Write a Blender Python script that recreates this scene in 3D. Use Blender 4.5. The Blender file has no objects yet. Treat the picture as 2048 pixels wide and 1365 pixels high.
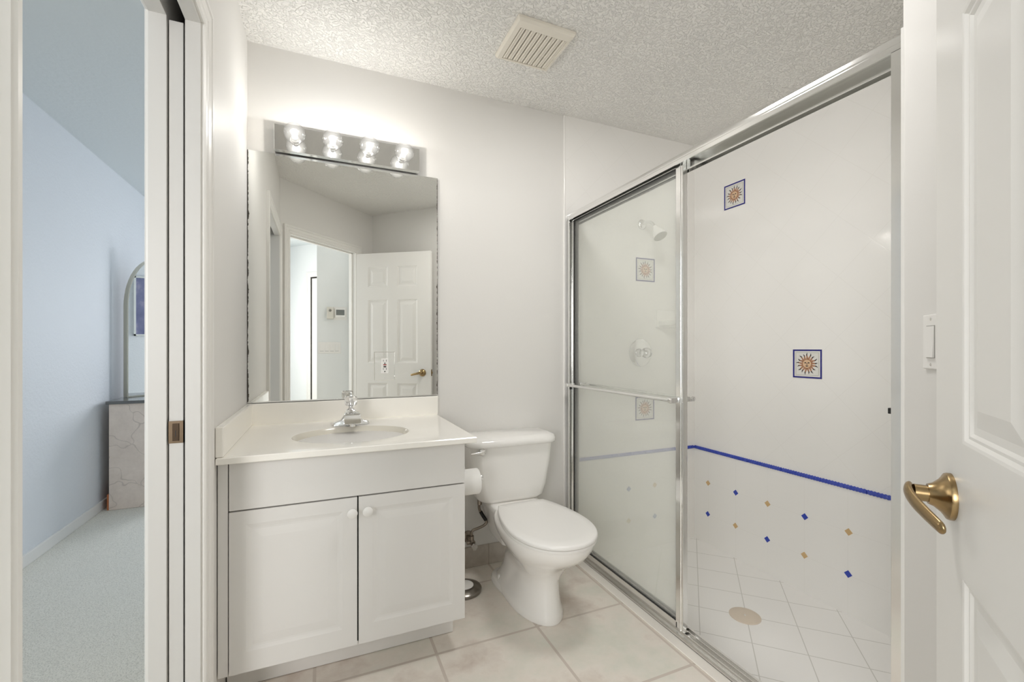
import bpy, bmesh, math, random
from mathutils import Matrix, Vector

random.seed(4)
R2 = math.sqrt(2)
sc = bpy.context.scene
COL = sc.collection

# ------------------------------------------------------------------ camera
cam_d = bpy.data.cameras.new('camera')
cam = bpy.data.objects.new('camera', cam_d)
COL.objects.link(cam)
cam_d.sensor_width = 36.0
cam_d.lens = 888.0 / 2048.0 * 36.0
cam_d.shift_y = 14.5 / 2048.0
cam_d.clip_start = 0.01
YAW = math.atan(381 / 888)
cam.location = (0, 0, 1.1276)
cam.rotation_euler = (math.radians(90), 0, -YAW)
sc.camera = cam

# ------------------------------------------------------------------ world, exposure
w = bpy.data.worlds.new('world')
sc.world = w
w.use_nodes = True
w.node_tree.nodes['Background'].inputs[0].default_value = (0.72, 0.85, 1.0, 1)
w.node_tree.nodes['Background'].inputs[1].default_value = 1.0
sc.view_settings.view_transform = 'Standard'
sc.view_settings.look = 'None'
sc.view_settings.gamma = 1.0
sc.view_settings.exposure = 0.28
sc.cycles.use_denoising = True
sc.cycles.max_bounces = 24
sc.cycles.diffuse_bounces = 14
sc.cycles.glossy_bounces = 10
sc.cycles.transparent_max_bounces = 24
sc.cycles.sample_clamp_indirect = 8.0
sc.cycles.caustics_reflective = False
sc.cycles.caustics_refractive = False


def area(name, loc, target, size, size_y, power, color):
    d = bpy.data.lights.new(name, 'AREA')
    d.shape = 'RECTANGLE'
    d.size, d.size_y, d.energy, d.color = size, size_y, power, color
    o = bpy.data.objects.new(name, d)
    COL.objects.link(o)
    o.location = loc
    o.rotation_euler = (Vector(target) - Vector(loc)).to_track_quat('-Z', 'Y').to_euler()
    return o


# daylight coming in through the far bedroom window
area('daylight_far_window', (0.45, 6.05, 1.45), (0.45, 3.0, 1.35), 1.25, 1.2, 47, (0.93, 0.955, 1.0))
area('unseen_side_fill', (-1.60, -1.00, 1.45), (0.35, 0.95, 1.25), 1.35, 1.2, 54, (1.0, 0.965, 0.935))  # added fill from out of view, brightens hall and bathroom through the doorway
# unseen fill light added under the bathroom ceiling to even out the brightness
l = area('unseen_ceiling_fill', (0.98, 1.20, 2.425), (0.98, 1.20, 0.0), 0.36, 0.28, 9.0, (1.0, 0.975, 0.945))
BULB_POWER = 2.9


# ------------------------------------------------------------------ materials
def mat(name, color, rough=0.5, metal=0.0, coat=0.0, spec=0.5):
    m = bpy.data.materials.new(name)
    m.use_nodes = True
    b = m.node_tree.nodes['Principled BSDF']
    b.inputs['Base Color'].default_value = (*color, 1)
    b.inputs['Roughness'].default_value = rough
    b.inputs['Metallic'].default_value = metal
    b.inputs['Coat Weight'].default_value = coat
    b.inputs['Coat Roughness'].default_value = 0.05
    b.inputs['Specular IOR Level'].default_value = spec
    return m


class NT:
    """small node helper"""
    def __init__(s, m):
        s.m, s.t = m, m.node_tree
        s.b = s.t.nodes['Principled BSDF']
        s.out = s.t.nodes['Material Output']

    def n(s, typ, **kw):
        x = s.t.nodes.new(typ)
        for k, v in kw.items():
            setattr(x, k, v)
        return x

    def l(s, a, b):
        s.t.links.new(a, b)

    def coord(s):
        return s.n('ShaderNodeTexCoord').outputs['Object']

    def math(s, op, a, b=None, c=None):
        x = s.n('ShaderNodeMath', operation=op)
        for i, v in enumerate((a, b, c)):
            if v is None:
                continue
            if isinstance(v, (int, float)):
                x.inputs[i].default_value = v
            else:
                s.l(v, x.inputs[i])
        return x.outputs[0]

    def mix(s, fac, a, b):
        x = s.n('ShaderNodeMix', data_type='RGBA')
        for i, v in ((0, fac), (6, a), (7, b)):
            if isinstance(v, (int, float)):
                x.inputs[i].default_value = v
            elif isinstance(v, tuple):
                x.inputs[i].default_value = (*v, 1)
            else:
                s.l(v, x.inputs[i])
        return x.outputs[2]

    def noise(s, scale, detail=3, vec=None, rough=0.5):
        x = s.n('ShaderNodeTexNoise')
        x.inputs['Scale'].default_value = scale
        x.inputs['Detail'].default_value = detail
        x.inputs['Roughness'].default_value = rough
        s.l(vec or s.coord(), x.inputs['Vector'])
        return x.outputs['Fac']

    def ramp(s, fac, stops):
        x = s.n('ShaderNodeValToRGB')
        while len(x.color_ramp.elements) < len(stops):
            x.color_ramp.elements.new(0.5)
        for e, (p, c) in zip(x.color_ramp.elements, stops):
            e.position = p
            e.color = (*c, 1) if isinstance(c, tuple) else (c, c, c, 1)
        s.l(fac, x.inputs[0])
        return x.outputs[0]

    def bump(s, h, strength=0.3, dist=0.002):
        x = s.n('ShaderNodeBump')
        x.inputs['Strength'].default_value = strength
        x.inputs['Distance'].default_value = dist
        s.l(h, x.inputs['Height'])
        s.l(x.outputs[0], s.b.inputs['Normal'])


def paint(name, color, rough=0.55, scale=70, strength=0.25, dist=0.0012):
    m = mat(name, color, rough)
    t = NT(m)
    t.bump(t.noise(scale, 3), strength, dist)
    return m


def lines(t, a, b, ax, bx, ox, oy, size, half, rot=False):
    """grout mask (1 on grout) from two scalar sockets a, b"""
    if rot:
        u = t.math('DIVIDE', t.math('ADD', a, b), R2)
        v = t.math('DIVIDE', t.math('SUBTRACT', a, b), R2)
    else:
        u, v = a, b
    masks = []
    for q, o in ((u, ox), (v, oy)):
        f = t.math('PINGPONG', t.math('SUBTRACT', q, o), size / 2)   # 0 on grid lines
        masks.append(t.math('LESS_THAN', f, half))
    return t.math('MAXIMUM', masks[0], masks[1])


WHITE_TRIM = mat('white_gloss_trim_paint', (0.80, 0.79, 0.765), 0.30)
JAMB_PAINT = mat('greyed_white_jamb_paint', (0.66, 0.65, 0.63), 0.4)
WALL = paint('warm_white_wall_paint', (0.745, 0.735, 0.715), 0.5, 90, 0.2, 0.001)
BED_WALL = paint('pale_blue_wall_paint', (0.71, 0.735, 0.765), 0.6, 60, 0.5, 0.004)
HALL_WALL = paint('cool_white_wall_paint', (0.78, 0.80, 0.80), 0.6, 60, 0.25, 0.002)


def make_ceiling_mat():
    m = mat('knockdown_texture_ceiling', (0.85, 0.84, 0.815), 0.75)
    t = NT(m)
    n = t.noise(70, 4, rough=0.55)
    h = t.ramp(n, [(0.46, 0.0), (0.56, 1.0)])
    n2 = t.noise(160, 2)
    t.bump(t.math('ADD', h, t.math('MULTIPLY', n2, 0.3)), 0.8, 0.0045)
    return m


CEIL = make_ceiling_mat()
CEIL_BED = paint('pale_blue_ceiling_paint', (0.66, 0.70, 0.71), 0.7, 45, 0.4, 0.003)


def make_floor_tile():
    m = mat('beige_stone_floor_tile', (0.7, 0.66, 0.6), 0.34)
    t = NT(m)
    sep = t.n('ShaderNodeSeparateXYZ')
    t.l(t.coord(), sep.inputs[0])
    g = lines(t, sep.outputs[0], sep.outputs[1], 0, 0, 0.39, 1.612, 0.412, 0.0055)
    n = t.noise(3.2, 6, rough=0.62)
    n2 = t.noise(17, 5, rough=0.7)
    c = t.ramp(n, [(0.36, (0.60, 0.52, 0.46)), (0.50, (0.76, 0.705, 0.64)), (0.64, (0.67, 0.665, 0.59))])
    c = t.mix(t.math('MULTIPLY', t.ramp(n2, [(0.4, 0.0), (0.75, 1.0)]), 0.35), c, (0.82, 0.79, 0.74))
    c = t.mix(g, c, (0.585, 0.52, 0.465))
    t.l(c, t.b.inputs['Base Color'])
    t.bump(t.math('ADD', t.math('MULTIPLY', g, -1.0), t.math('MULTIPLY', n2, 0.25)), 0.35, 0.002)
    return m


FLOOR = make_floor_tile()


def make_base_tile():
    m = mat('taupe_stone_base_tile', (0.5, 0.46, 0.41), 0.4)
    t = NT(m)
    sep = t.n('ShaderNodeSeparateXYZ')
    t.l(t.coord(), sep.inputs[0])
    f = t.math('PINGPONG', t.math('SUBTRACT', sep.outputs[0], 0.802), 0.206)
    g = t.math('LESS_THAN', f, 0.003)
    n = t.noise(9, 5, rough=0.65)
    c = t.ramp(n, [(0.35, (0.40, 0.355, 0.31)), (0.65, (0.56, 0.52, 0.47))])
    c = t.mix(g, c, (0.38, 0.33, 0.29))
    t.l(c, t.b.inputs['Base Color'])
    return m


BASE_TILE = make_base_tile()
TILE_W = (0.845, 0.835, 0.815)
GROUT = (0.77, 0.76, 0.735)


def wall_tile(name, axis, v_h, v_z, sq_h):
    """diagonal tiles above the rope border (z 0.49), square ones below"""
    m = mat(name, TILE_W, 0.13)
    t = NT(m)
    sep = t.n('ShaderNodeSeparateXYZ')
    t.l(t.coord(), sep.inputs[0])
    h, z = sep.outputs[axis], sep.outputs[2]
    diag = lines(t, h, z, 0, 0, (v_h + v_z) / R2, (v_h - v_z) / R2, 0.2, 0.0011, rot=True)
    sq = lines(t, h, z, 0, 0, sq_h, 0.285, 0.2, 0.0011)
    up = t.math('GREATER_THAN', z, 0.49)
    g = t.math('ADD', t.math('MULTIPLY', diag, up), t.math('MULTIPLY', sq, t.math('SUBTRACT', 1.0, up)))
    t.l(t.mix(g, TILE_W, GROUT), t.b.inputs['Base Color'])
    t.l(t.math('ADD', t.math('MULTIPLY', g, 0.5), 0.12), t.b.inputs['Roughness'])
    wv = t.noise(5, 1)
    t.bump(t.math('ADD', t.math('MULTIPLY', g, -1.0), wv), 0.25, 0.0012)
    return m


TILE_BACK = wall_tile('white_shower_tile_back', 0, 1.822, 1.606, 1.905)
TILE_SIDE = wall_tile('white_shower_tile_side', 1, 1.167, 1.606, 1.867)


def make_pan():
    m = mat('white_shower_floor_tile', (0.84, 0.83, 0.80), 0.25)
    t = NT(m)
    sep = t.n('ShaderNodeSeparateXYZ')
    t.l(t.coord(), sep.inputs[0])
    g = lines(t, sep.outputs[0], sep.outputs[1], 0, 0, 2.95 / R2, 0.06 / R2, 0.2, 0.0019, rot=True)
    t.l(t.mix(g, (0.91, 0.90, 0.885), (0.66, 0.65, 0.62)), t.b.inputs['Base Color'])
    t.bump(t.math('MULTIPLY', g, -1.0), 0.4, 0.0015)
    return m


PAN = make_pan()
TILE_PLAIN = mat('white_glazed_tile', TILE_W, 0.15)


def make_carpet():
    m = mat('grey_green_carpet', (0.4, 0.41, 0.38), 0.95, spec=0.1)
    t = NT(m)
    n = t.noise(230, 4, rough=0.7)
    n2 = t.noise(6, 3)
    c = t.ramp(n, [(0.30, (0.46, 0.45, 0.40)), (0.52, (0.87, 0.85, 0.78)), (0.72, (0.92, 0.90, 0.84))])
    c = t.mix(t.math('MULTIPLY', n2, 0.3), c, (0.70, 0.71, 0.64))
    t.l(c, t.b.inputs['Base Color'])
    t.bump(n, 0.5, 0.008)
    return m


CARPET = make_carpet()
LAMINATE = mat('white_laminate', (0.74, 0.73, 0.712), 0.38)
DARK = mat('dark_gap', (0.02, 0.015, 0.012), 0.8)
MARBLE = mat('cream_cultured_marble', (0.91, 0.89, 0.84), 0.16, coat=0.3)
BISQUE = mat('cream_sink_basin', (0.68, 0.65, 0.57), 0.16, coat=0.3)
CERAMIC = mat('white_ceramic', (0.88, 0.87, 0.85), 0.08, coat=0.4)
PLASTIC = mat('white_plastic', (0.83, 0.82, 0.80), 0.22)
CHROME = mat('chrome', (0.86, 0.86, 0.86), 0.06, 1.0)
SATIN = mat('satin_aluminium', (0.80, 0.79, 0.77), 0.26, 1.0)
BRIGHT = mat('polished_aluminium', (0.88, 0.88, 0.87), 0.14, 1.0)
BRASS = mat('antique_brass', (0.36, 0.255, 0.13), 0.27, 1.0)
BLACK = mat('black_rubber', (0.01, 0.01, 0.01), 0.5)
RED = mat('red_plastic', (0.30, 0.03, 0.03), 0.4)
GREY = mat('grey_screen', (0.16, 0.17, 0.165), 0.3)
BEIGE_P = mat('beige_plastic', (0.66, 0.64, 0.58), 0.4)
CREAM_P = mat('cream_plastic', (0.78, 0.74, 0.66), 0.45)
DRAIN = mat('tan_drain_cover', (0.70, 0.61, 0.51), 0.5)
BLUE = mat('cobalt_blue_glaze', (0.035, 0.065, 0.42), 0.15)
TAN = mat('tan_glaze', (0.62, 0.43, 0.22), 0.25)
ORANGE = mat('burnt_orange_glaze', (0.40, 0.20, 0.11), 0.3)
INK = mat('dark_ink_glaze', (0.035, 0.025, 0.03), 0.3)
MOTIF_BG = mat('pale_grey_glaze', (0.72, 0.71, 0.68), 0.2)
PEACH = mat('peach_glaze', (0.68, 0.47, 0.30), 0.3)
PAPER = mat('white_tissue_paper', (0.85, 0.845, 0.83), 0.9)
WOODSKID = mat('orange_wood', (0.42, 0.14, 0.05), 0.5)
PALE_METAL = mat('champagne_metal', (0.62, 0.60, 0.50), 0.35, 0.6)


def make_mirror_mat(name='silvered_mirror', edge=False):
    m = mat(name, (0.93, 0.935, 0.91), 0.0, 1.0)
    if edge:
        t = NT(m)
        sep = t.n('ShaderNodeSeparateXYZ')
        t.l(t.coord(), sep.inputs[0])
        n = t.noise(26, 6, rough=0.8)
        wob = t.math('MULTIPLY', t.math('SUBTRACT', n, 0.42), 0.022)
        left = t.math('LESS_THAN', t.math('ADD', sep.outputs[0], 0.2880), wob)
        right = t.math('GREATER_THAN', t.math('SUBTRACT', sep.outputs[0], 0.5298), t.math('MULTIPLY', wob, -1.0))
        e = t.math('MAXIMUM', left, right)
        t.l(t.mix(e, (0.93, 0.935, 0.91), (0.10, 0.09, 0.08)), t.b.inputs['Base Color'])
        t.l(t.math('MULTIPLY', e, 0.6), t.b.inputs['Roughness'])
    return m


MIRROR = make_mirror_mat('silvered_wall_mirror', True)
MIRROR2 = make_mirror_mat()


def facing_reflect(t, base, edge):
    lw = t.n('ShaderNodeLayerWeight')
    lw.inputs[0].default_value = 0.5
    return t.math('ADD', t.math('MULTIPLY', t.math('POWER', lw.outputs['Facing'], 4.0), edge), base)


def make_film_glass():
    """clear pane with a whitish soap film that is thicker low down"""
    m = mat('filmed_shower_glass', (0.77, 0.79, 0.765), 0.55)
    t = NT(m)
    sep = t.n('ShaderNodeSeparateXYZ')
    t.l(t.coord(), sep.inputs[0])
    tr = t.n('ShaderNodeBsdfTransparent')
    tr.inputs[0].default_value = (0.99, 0.995, 0.988, 1)
    gl = t.n('ShaderNodeBsdfGlossy')
    gl.inputs['Roughness'].default_value = 0.02
    fr = facing_reflect(t, 0.02, 0.30)
    film = t.n('ShaderNodeMapRange')
    t.l(sep.outputs[2], film.inputs[0])
    film.inputs[1].default_value = 0.95
    film.inputs[2].default_value = 0.35
    film.inputs[3].default_value = 0.12
    film.inputs[4].default_value = 0.25
    f = t.math('ADD', film.outputs[0], t.math('MULTIPLY', t.math('SUBTRACT', t.noise(7, 4), 0.5), 0.03))
    df = t.n('ShaderNodeBsdfDiffuse')
    df.inputs[0].default_value = (0.96, 0.965, 0.935, 1)
    tl = t.n('ShaderNodeBsdfTranslucent')
    tl.inputs[0].default_value = (0.97, 0.975, 0.95, 1)
    haze = t.n('ShaderNodeMixShader')
    haze.inputs[0].default_value = 0.5
    t.l(df.outputs[0], haze.inputs[1])
    t.l(tl.outputs[0], haze.inputs[2])
    a = t.n('ShaderNodeMixShader')
    t.l(f, a.inputs[0])
    t.l(tr.outputs[0], a.inputs[1])
    t.l(haze.outputs[0], a.inputs[2])
    b = t.n('ShaderNodeMixShader')
    t.l(fr, b.inputs[0])
    t.l(a.outputs[0], b.inputs[1])
    t.l(gl.outputs[0], b.inputs[2])
    t.l(b.outputs[0], t.out.inputs[0])
    return m


FILM = make_film_glass()


def make_clear(name, tint=(1, 1, 1), ior=1.45):
    m = mat(name, (1, 1, 1), 0)
    t = NT(m)
    tr = t.n('ShaderNodeBsdfTransparent')
    tr.inputs[0].default_value = (*tint, 1)
    gl = t.n('ShaderNodeBsdfGlossy')
    gl.inputs['Roughness'].default_value = 0.02
    fr = facing_reflect(t, 0.03 if ior < 1.5 else 0.05, 0.45)
    b = t.n('ShaderNodeMixShader')
    t.l(fr, b.inputs[0])
    t.l(tr.outputs[0], b.inputs[1])
    t.l(gl.outputs[0], b.inputs[2])
    t.l(b.outputs[0], t.out.inputs[0])
    return m


CLEAR = make_clear('clear_window_glass')
ACRYLIC = mat('clear_acrylic', (0.95, 0.95, 0.95), 0.04)
ACRYLIC.node_tree.nodes['Principled BSDF'].inputs['Transmission Weight'].default_value = 0.85


def make_bulb_glass():
    m = make_clear('clear_bulb_glass', (0.93, 0.93, 0.93), 1.6)
    t = NT(m)
    mixn = [n for n in t.t.nodes if n.type == 'MIX_SHADER'][0]
    em = t.n('ShaderNodeEmission')
    em.inputs[0].default_value = (1.0, 0.985, 0.95, 1)
    lw = t.n('ShaderNodeLayerWeight')
    lw.inputs[0].default_value = 0.45
    glow = t.math('POWER', t.math('SUBTRACT', 1.0, lw.outputs['Facing']), 2.5)
    t.l(t.math('MULTIPLY', glow, 0.30), em.inputs[1])
    ad = t.n('ShaderNodeAddShader')
    t.l(mixn.outputs[0], ad.inputs[0])
    t.l(em.outputs[0], ad.inputs[1])
    t.l(ad.outputs[0], t.out.inputs[0])
    return m


BULB_GLASS = make_bulb_glass()


def emis(name, color, s):
    m = mat(name, color)
    t = NT(m)
    t.b.inputs['Emission Color'].default_value = (*color, 1)
    t.b.inputs['Emission Strength'].default_value = s
    return m


GLOW = emis('glowing_filament', (1.0, 0.96, 0.88), 14)
GLOW_COOL = emis('glowing_cool_core', (0.88, 0.96, 1.0), 22)


def make_stone_laminate():
    m = mat('grey_veined_stone_laminate', (0.4, 0.37, 0.34), 0.35)
    t = NT(m)
    v = t.n('ShaderNodeTexVoronoi', feature='DISTANCE_TO_EDGE')
    v.inputs['Scale'].default_value = 4.5
    mp = t.n('ShaderNodeVectorMath', operation='ADD')
    sc_ = t.n('ShaderNodeVectorMath', operation='SCALE')
    nz = t.n('ShaderNodeTexNoise')
    nz.inputs['Scale'].default_value = 5
    t.l(t.coord(), nz.inputs['Vector'])
    t.l(nz.outputs['Color'], sc_.inputs[0])
    sc_.inputs['Scale'].default_value = 0.35
    t.l(t.coord(), mp.inputs[0])
    t.l(sc_.outputs[0], mp.inputs[1])
    t.l(mp.outputs[0], v.inputs['Vector'])
    ve = t.ramp(v.outputs['Distance'], [(0.0, 0.55), (0.018, 0.0)])
    n = t.noise(14, 5, rough=0.7)
    c = t.ramp(n, [(0.3, (0.66, 0.575, 0.51)), (0.7, (0.78, 0.69, 0.62))])
    t.l(t.mix(ve, c, (0.36, 0.30, 0.26)), t.b.inputs['Base Color'])
    return m


STONE = make_stone_laminate()
STONE_TOP = mat('dark_grey_stone_top', (0.13, 0.135, 0.135), 0.14)


def make_painting():
    m = mat('blue_violet_abstract_painting', (0.2, 0.2, 0.4), 0.5)
    t = NT(m)
    n = t.noise(3.2, 5, rough=0.6)
    c = t.ramp(n, [(0.3, (0.10, 0.115, 0.22)), (0.5, (0.19, 0.20, 0.33)), (0.62, (0.36, 0.34, 0.44)), (0.78, (0.52, 0.47, 0.52))])
    t.l(c, t.b.inputs['Base Color'])
    return m


PAINTING = make_painting()


# ------------------------------------------------------------------ mesh helpers
def B():
    return bmesh.new()


def box(bm, lo, hi, M=None, bev=0.0):
    r = bmesh.ops.create_cube(bm, size=1.0)
    vs = r['verts']
    lo, hi = Vector(lo), Vector(hi)
    for v in vs:
        v.co = Vector([lo[i] + (v.co[i] + 0.5) * (hi[i] - lo[i]) for i in range(3)])
    if bev > 0:
        es = list({e for v in vs for e in v.link_edges})
        r2 = bmesh.ops.bevel(bm, geom=es, offset=bev, segments=2, affect='EDGES', profile=0.5)
        vs = list({v for f in r2['faces'] for v in f.verts} | {v for v in vs if v.is_valid})
    if M is not None:
        for v in vs:
            v.co = M @ v.co
    return vs


def prism(bm, pts, z0, z1, M=None):
    """vertical prism over a 2D polygon"""
    lo = [bm.verts.new((p[0], p[1], z0)) for p in pts]
    hi = [bm.verts.new((p[0], p[1], z1)) for p in pts]
    n = len(pts)
    fs = [bm.faces.new(lo[::-1]), bm.faces.new(hi)]
    for i in range(n):
        fs.append(bm.faces.new((lo[i], lo[(i + 1) % n], hi[(i + 1) % n], hi[i])))
    if M is not None:
        for v in lo + hi:
            v.co = M @ v.co
    return lo + hi


def loft(bm, rings, cap=True, closed=True):
    """rings: list of equal length lists of 3D points"""
    vr = [[bm.verts.new(p) for p in r] for r in rings]
    n = len(rings[0])
    for a, b in zip(vr, vr[1:]):
        for i in range(n if closed else n - 1):
            j = (i + 1) % n
            bm.faces.new((a[i], a[j], b[j], b[i]))
    if cap:
        bm.faces.new(vr[0][::-1])
        bm.faces.new(vr[-1])
    return vr


def frame_at(p, d):
    """matrix with +Z along d at p"""
    q = Vector(d).normalized().to_track_quat('Z', 'Y')
    return Matrix.Translation(Vector(p)) @ q.to_matrix().to_4x4()


def lathe(bm, prof, M=None, n=32):
    """profile of (radius, z) revolved about Z"""
    M = M or Matrix.Identity(4)
    rings = []
    for r, z in prof:
        r = max(r, 1e-5)
        rings.append([M @ Vector((r * math.cos(2 * math.pi * i / n), r * math.sin(2 * math.pi * i / n), z)) for i in range(n)])
    loft(bm, rings)


def cyl(bm, p0, p1, r, n=20, r2=None):
    p0, p1 = Vector(p0), Vector(p1)
    L = (p1 - p0).length
    lathe(bm, [(r, 0), (r if r2 is None else r2, L)], frame_at(p0, p1 - p0), n)


def tube(bm, pts, radii, n=14, flat=1.0):
    """swept tube through points; flat squashes one axis"""
    pts = [Vector(p) for p in pts]
    if isinstance(radii, (int, float)):
        radii = [radii] * len(pts)
    rings = []
    up = Vector((0, 0, 1))
    prev = None
    for i, p in enumerate(pts):
        d = (pts[min(i + 1, len(pts) - 1)] - pts[max(i - 1, 0)]).normalized()
        if prev is None:
            a = d.cross(up)
            if a.length < 0.1:
                a = d.cross(Vector((1, 0, 0)))
            a.normalize()
        else:
            a = (prev - d * prev.dot(d)).normalized()
        prev = a
        b = d.cross(a).normalized()
        r = radii[i]
        rings.append([p + a * r * math.cos(2 * math.pi * k / n) * flat + b * r * math.sin(2 * math.pi * k / n) for k in range(n)])
    loft(bm, rings)


def spline(pts, k=6):
    """Catmull-Rom"""
    P = [Vector(p) for p in pts]
    P = [P[0] * 2 - P[1]] + P + [P[-1] * 2 - P[-2]]
    out = []
    for i in range(1, len(P) - 2):
        for s in range(k):
            t = s / k
            a, b, c, d = P[i - 1:i + 3]
            out.append(0.5 * ((2 * b) + (c - a) * t + (2 * a - 5 * b + 4 * c - d) * t * t + (3 * b - a - 3 * c + d) * t ** 3))
    out.append(P[-2])
    return out


WORLD = {}


def obj(name, bm, material, parent=None, smooth=None, bev=0.0, local=False):
    """ONE mesh object. Geometry is given in world space unless local=True (then in the parent's space)."""
    if parent is not None and not local:
        bmesh.ops.transform(bm, matrix=WORLD[parent.name].inverted(), verts=bm.verts)
    bmesh.ops.recalc_face_normals(bm, faces=bm.faces)
    me = bpy.data.meshes.new(name)
    bm.to_mesh(me)
    bm.free()
    me.materials.append(material)
    o = bpy.data.objects.new(name, me)
    COL.objects.link(o)
    if parent is not None:
        o.parent = parent
        WORLD[o.name] = WORLD[parent.name]
    else:
        WORLD[o.name] = Matrix.Identity(4)
    if smooth is not None:
        for p in me.polygons:
            p.use_smooth = True
        me.set_sharp_from_angle(angle=math.radians(smooth))
    if bev > 0:
        md = o.modifiers.new('bevel', 'BEVEL')
        md.width, md.segments, md.limit_method = bev, 2, 'ANGLE'
    return o


def thing(name, label, cat, loc=(0, 0, 0), rotz=0.0, group=None):
    o = bpy.data.objects.new(name, None)
    o.empty_display_size = 0.05
    COL.objects.link(o)
    o.location = loc
    o.rotation_euler = (0, 0, rotz)
    WORLD[o.name] = Matrix.Translation(Vector(loc)) @ Matrix.Rotation(rotz, 4, 'Z')
    o['label'], o['category'] = label, cat
    if group:
        o['group'] = group
    return o


def tag(o, label, cat, group=None):
    o['label'], o['category'] = label, cat
    if group:
        o['group'] = group
    return o


def struct(name, bm, m, **kw):
    o = obj(name, bm, m, **kw)
    o['kind'] = 'structure'
    return o


def sthing(name, loc=(0, 0, 0), rotz=0.0):
    o = bpy.data.objects.new(name, None)
    o.empty_display_size = 0.05
    COL.objects.link(o)
    o.location = loc
    o.rotation_euler = (0, 0, rotz)
    WORLD[o.name] = Matrix.Translation(Vector(loc)) @ Matrix.Rotation(rotz, 4, 'Z')
    o['kind'] = 'structure'
    return o


# diagonal frame: s runs towards (+x,+y), t towards (+x,-y)
def st(s, t):
    return ((s + t) / R2, (s - t) / R2)


MST = Matrix(((1 / R2, 1 / R2, 0, 0), (1 / R2, -1 / R2, 0, 0), (0, 0, 1, 0), (0, 0, 0, 1)))
S0 = 0.25 / R2           # bathroom face of the diagonal door wall
XL, YB, XS, H = -0.291, 2.188, 2.223, 2.44
XD = 1.271               # shower door plane
TC = 0.668 / R2          # diagonal wall beside the shower

# ------------------------------------------------------------------ room shell
bm = B(); prism(bm, [(-0.345, 2.20), (1.27, 2.20), (1.27, 0.59), (0.58, -0.20), (0.47, -0.30), st(S0 - 0.06, -0.56), (-0.345, 0.60)], -0.02, 0.0)
struct('floor', bm, FLOOR)
bm = B(); prism(bm, [(-1.52, 6.0), (1.7, 6.0), (1.7, 2.25), (-0.345, 2.25), (-0.345, 0.60), st(S0 - 0.06, -0.56), (0.47, -0.30), (0.58, -0.20), (1.0, -0.9), (-1.52, -3.4)], -0.02, 0.001)
struct('floor_carpet', bm, CARPET)
bm = B(); box(bm, (1.335, 0.55, -0.12), (XS + 0.02, YB + 0.02, -0.10))
struct('floor_shower', bm, PAN)
bm = B(); box(bm, (1.325, 0.60, -0.12), (1.335, YB, -0.001))
struct('trim_shower_step', bm, TILE_PLAIN)
bm = B(); prism(bm, [(-0.345, 2.30), (2.34, 2.30), (2.34, 0.50), (1.2, 0.40), (0.50, -0.28), st(S0 - 0.06, -0.56), (-0.345, 0.60)], H, H + 0.05)
struct('ceiling', bm, CEIL)
bm = B(); prism(bm, [(-1.52, 6.0), (1.7, 6.0), (1.7, 2.30), (-0.345, 2.30), (-0.345, 0.60), st(S0 - 0.06, -0.56), (0.50, -0.28), (1.0, -0.9), (-1.52, -3.4)], H, H + 0.05)
struct('ceiling_bedroom', bm, CEIL_BED)

bm = B(); box(bm, (-0.40, YB, -0.12), (2.34, 2.30, H))
struct('wall_back', bm, WALL)
bm = B(); box(bm, (1.262, YB - 0.008, -0.10), (XS + 0.01, YB + 0.001, H))
struct('wall_shower_back', bm, TILE_BACK)
bm = B(); box(bm, (XS, 0.58, -0.12), (2.34, YB + 0.02, H))
struct('wall_shower_side', bm, TILE_SIDE)
# rounded tile edging where tile meets paint
bm = B(); cyl(bm, (1.258, YB - 0.004, 0.0), (1.258, YB - 0.004, H - 0.001), 0.0065, 14)
struct('trim_tile_edge', bm, TILE_PLAIN, smooth=40)
bm = B(); box(bm, (1.222, 0.62, 0.0005), (1.268, YB - 0.01, 0.006), bev=0.0025)
struct('trim_threshold', bm, mat('cream_threshold_tile', (0.80, 0.765, 0.71), 0.3))
# tile skirting
bm = B(); box(bm, (0.50, YB - 0.011, 0.0), (1.247, YB + 0.001, 0.105), bev=0.003)
struct('baseboard_back', bm, BASE_TILE)

# left wall with the pocket opening (a split jamb holds the sliding door)
Y1, ZJ = 1.390, 1.981       # far jamb face, head underside
YN = 0.61
bm = B()
box(bm, (-0.324, Y1, 0), (XL, YB + 0.01, H))
box(bm, (-0.400, Y1, 0), (-0.365, YB + 0.01, H))
box(bm, (-0.324, YN, ZJ), (XL, Y1, H))
box(bm, (-0.400, YN, ZJ), (-0.365, Y1, H))
box(bm, (-0.400, 0.46, 0), (XL, YN, H))
struct('wall_left', bm, WALL)
bm = B()
for x0, x1 in ((-0.324, XL + 0.001), (-0.401, -0.363)):
    box(bm, (x0, Y1 - 0.004, 0.002), (x1, Y1 + 0.014, ZJ), bev=0.001)
    box(bm, (x0, YN, ZJ - 0.004), (x1, Y1, ZJ + 0.012), bev=0.001)
box(bm, (-0.401, YN - 0.01, 0.002), (XL + 0.001, YN + 0.004, ZJ))
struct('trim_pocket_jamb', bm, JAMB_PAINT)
bm = B()
box(bm, (-0.362, YN, 2.10), (-0.326, 2.18, 2.14))
box(bm, (-0.362, 2.17, 0.0), (-0.326, 2.18, 2.10))
struct('trim_pocket_cavity', bm, DARK)
bm = B()
box(bm, (-0.352, YN + 0.01, 2.05), (-0.350, 1.36, 2.10)); box(bm, (-0.338, YN + 0.01, 2.05), (-0.336, 1.36, 2.10))
struct('trim_pocket_track', bm, SATIN)

# casing profile: (offset from opening edge, protrusion)
CAS = [(0.0, 0.0), (0.0, 0.007), (0.004, 0.011), (0.016, 0.012), (0.018, 0.009), (0.022, 0.013), (0.040, 0.016), (0.043, 0.013),
       (0.047, 0.018), (0.058, 0.018), (0.0605, 0.015), (0.0605, 0.0)]


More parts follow.
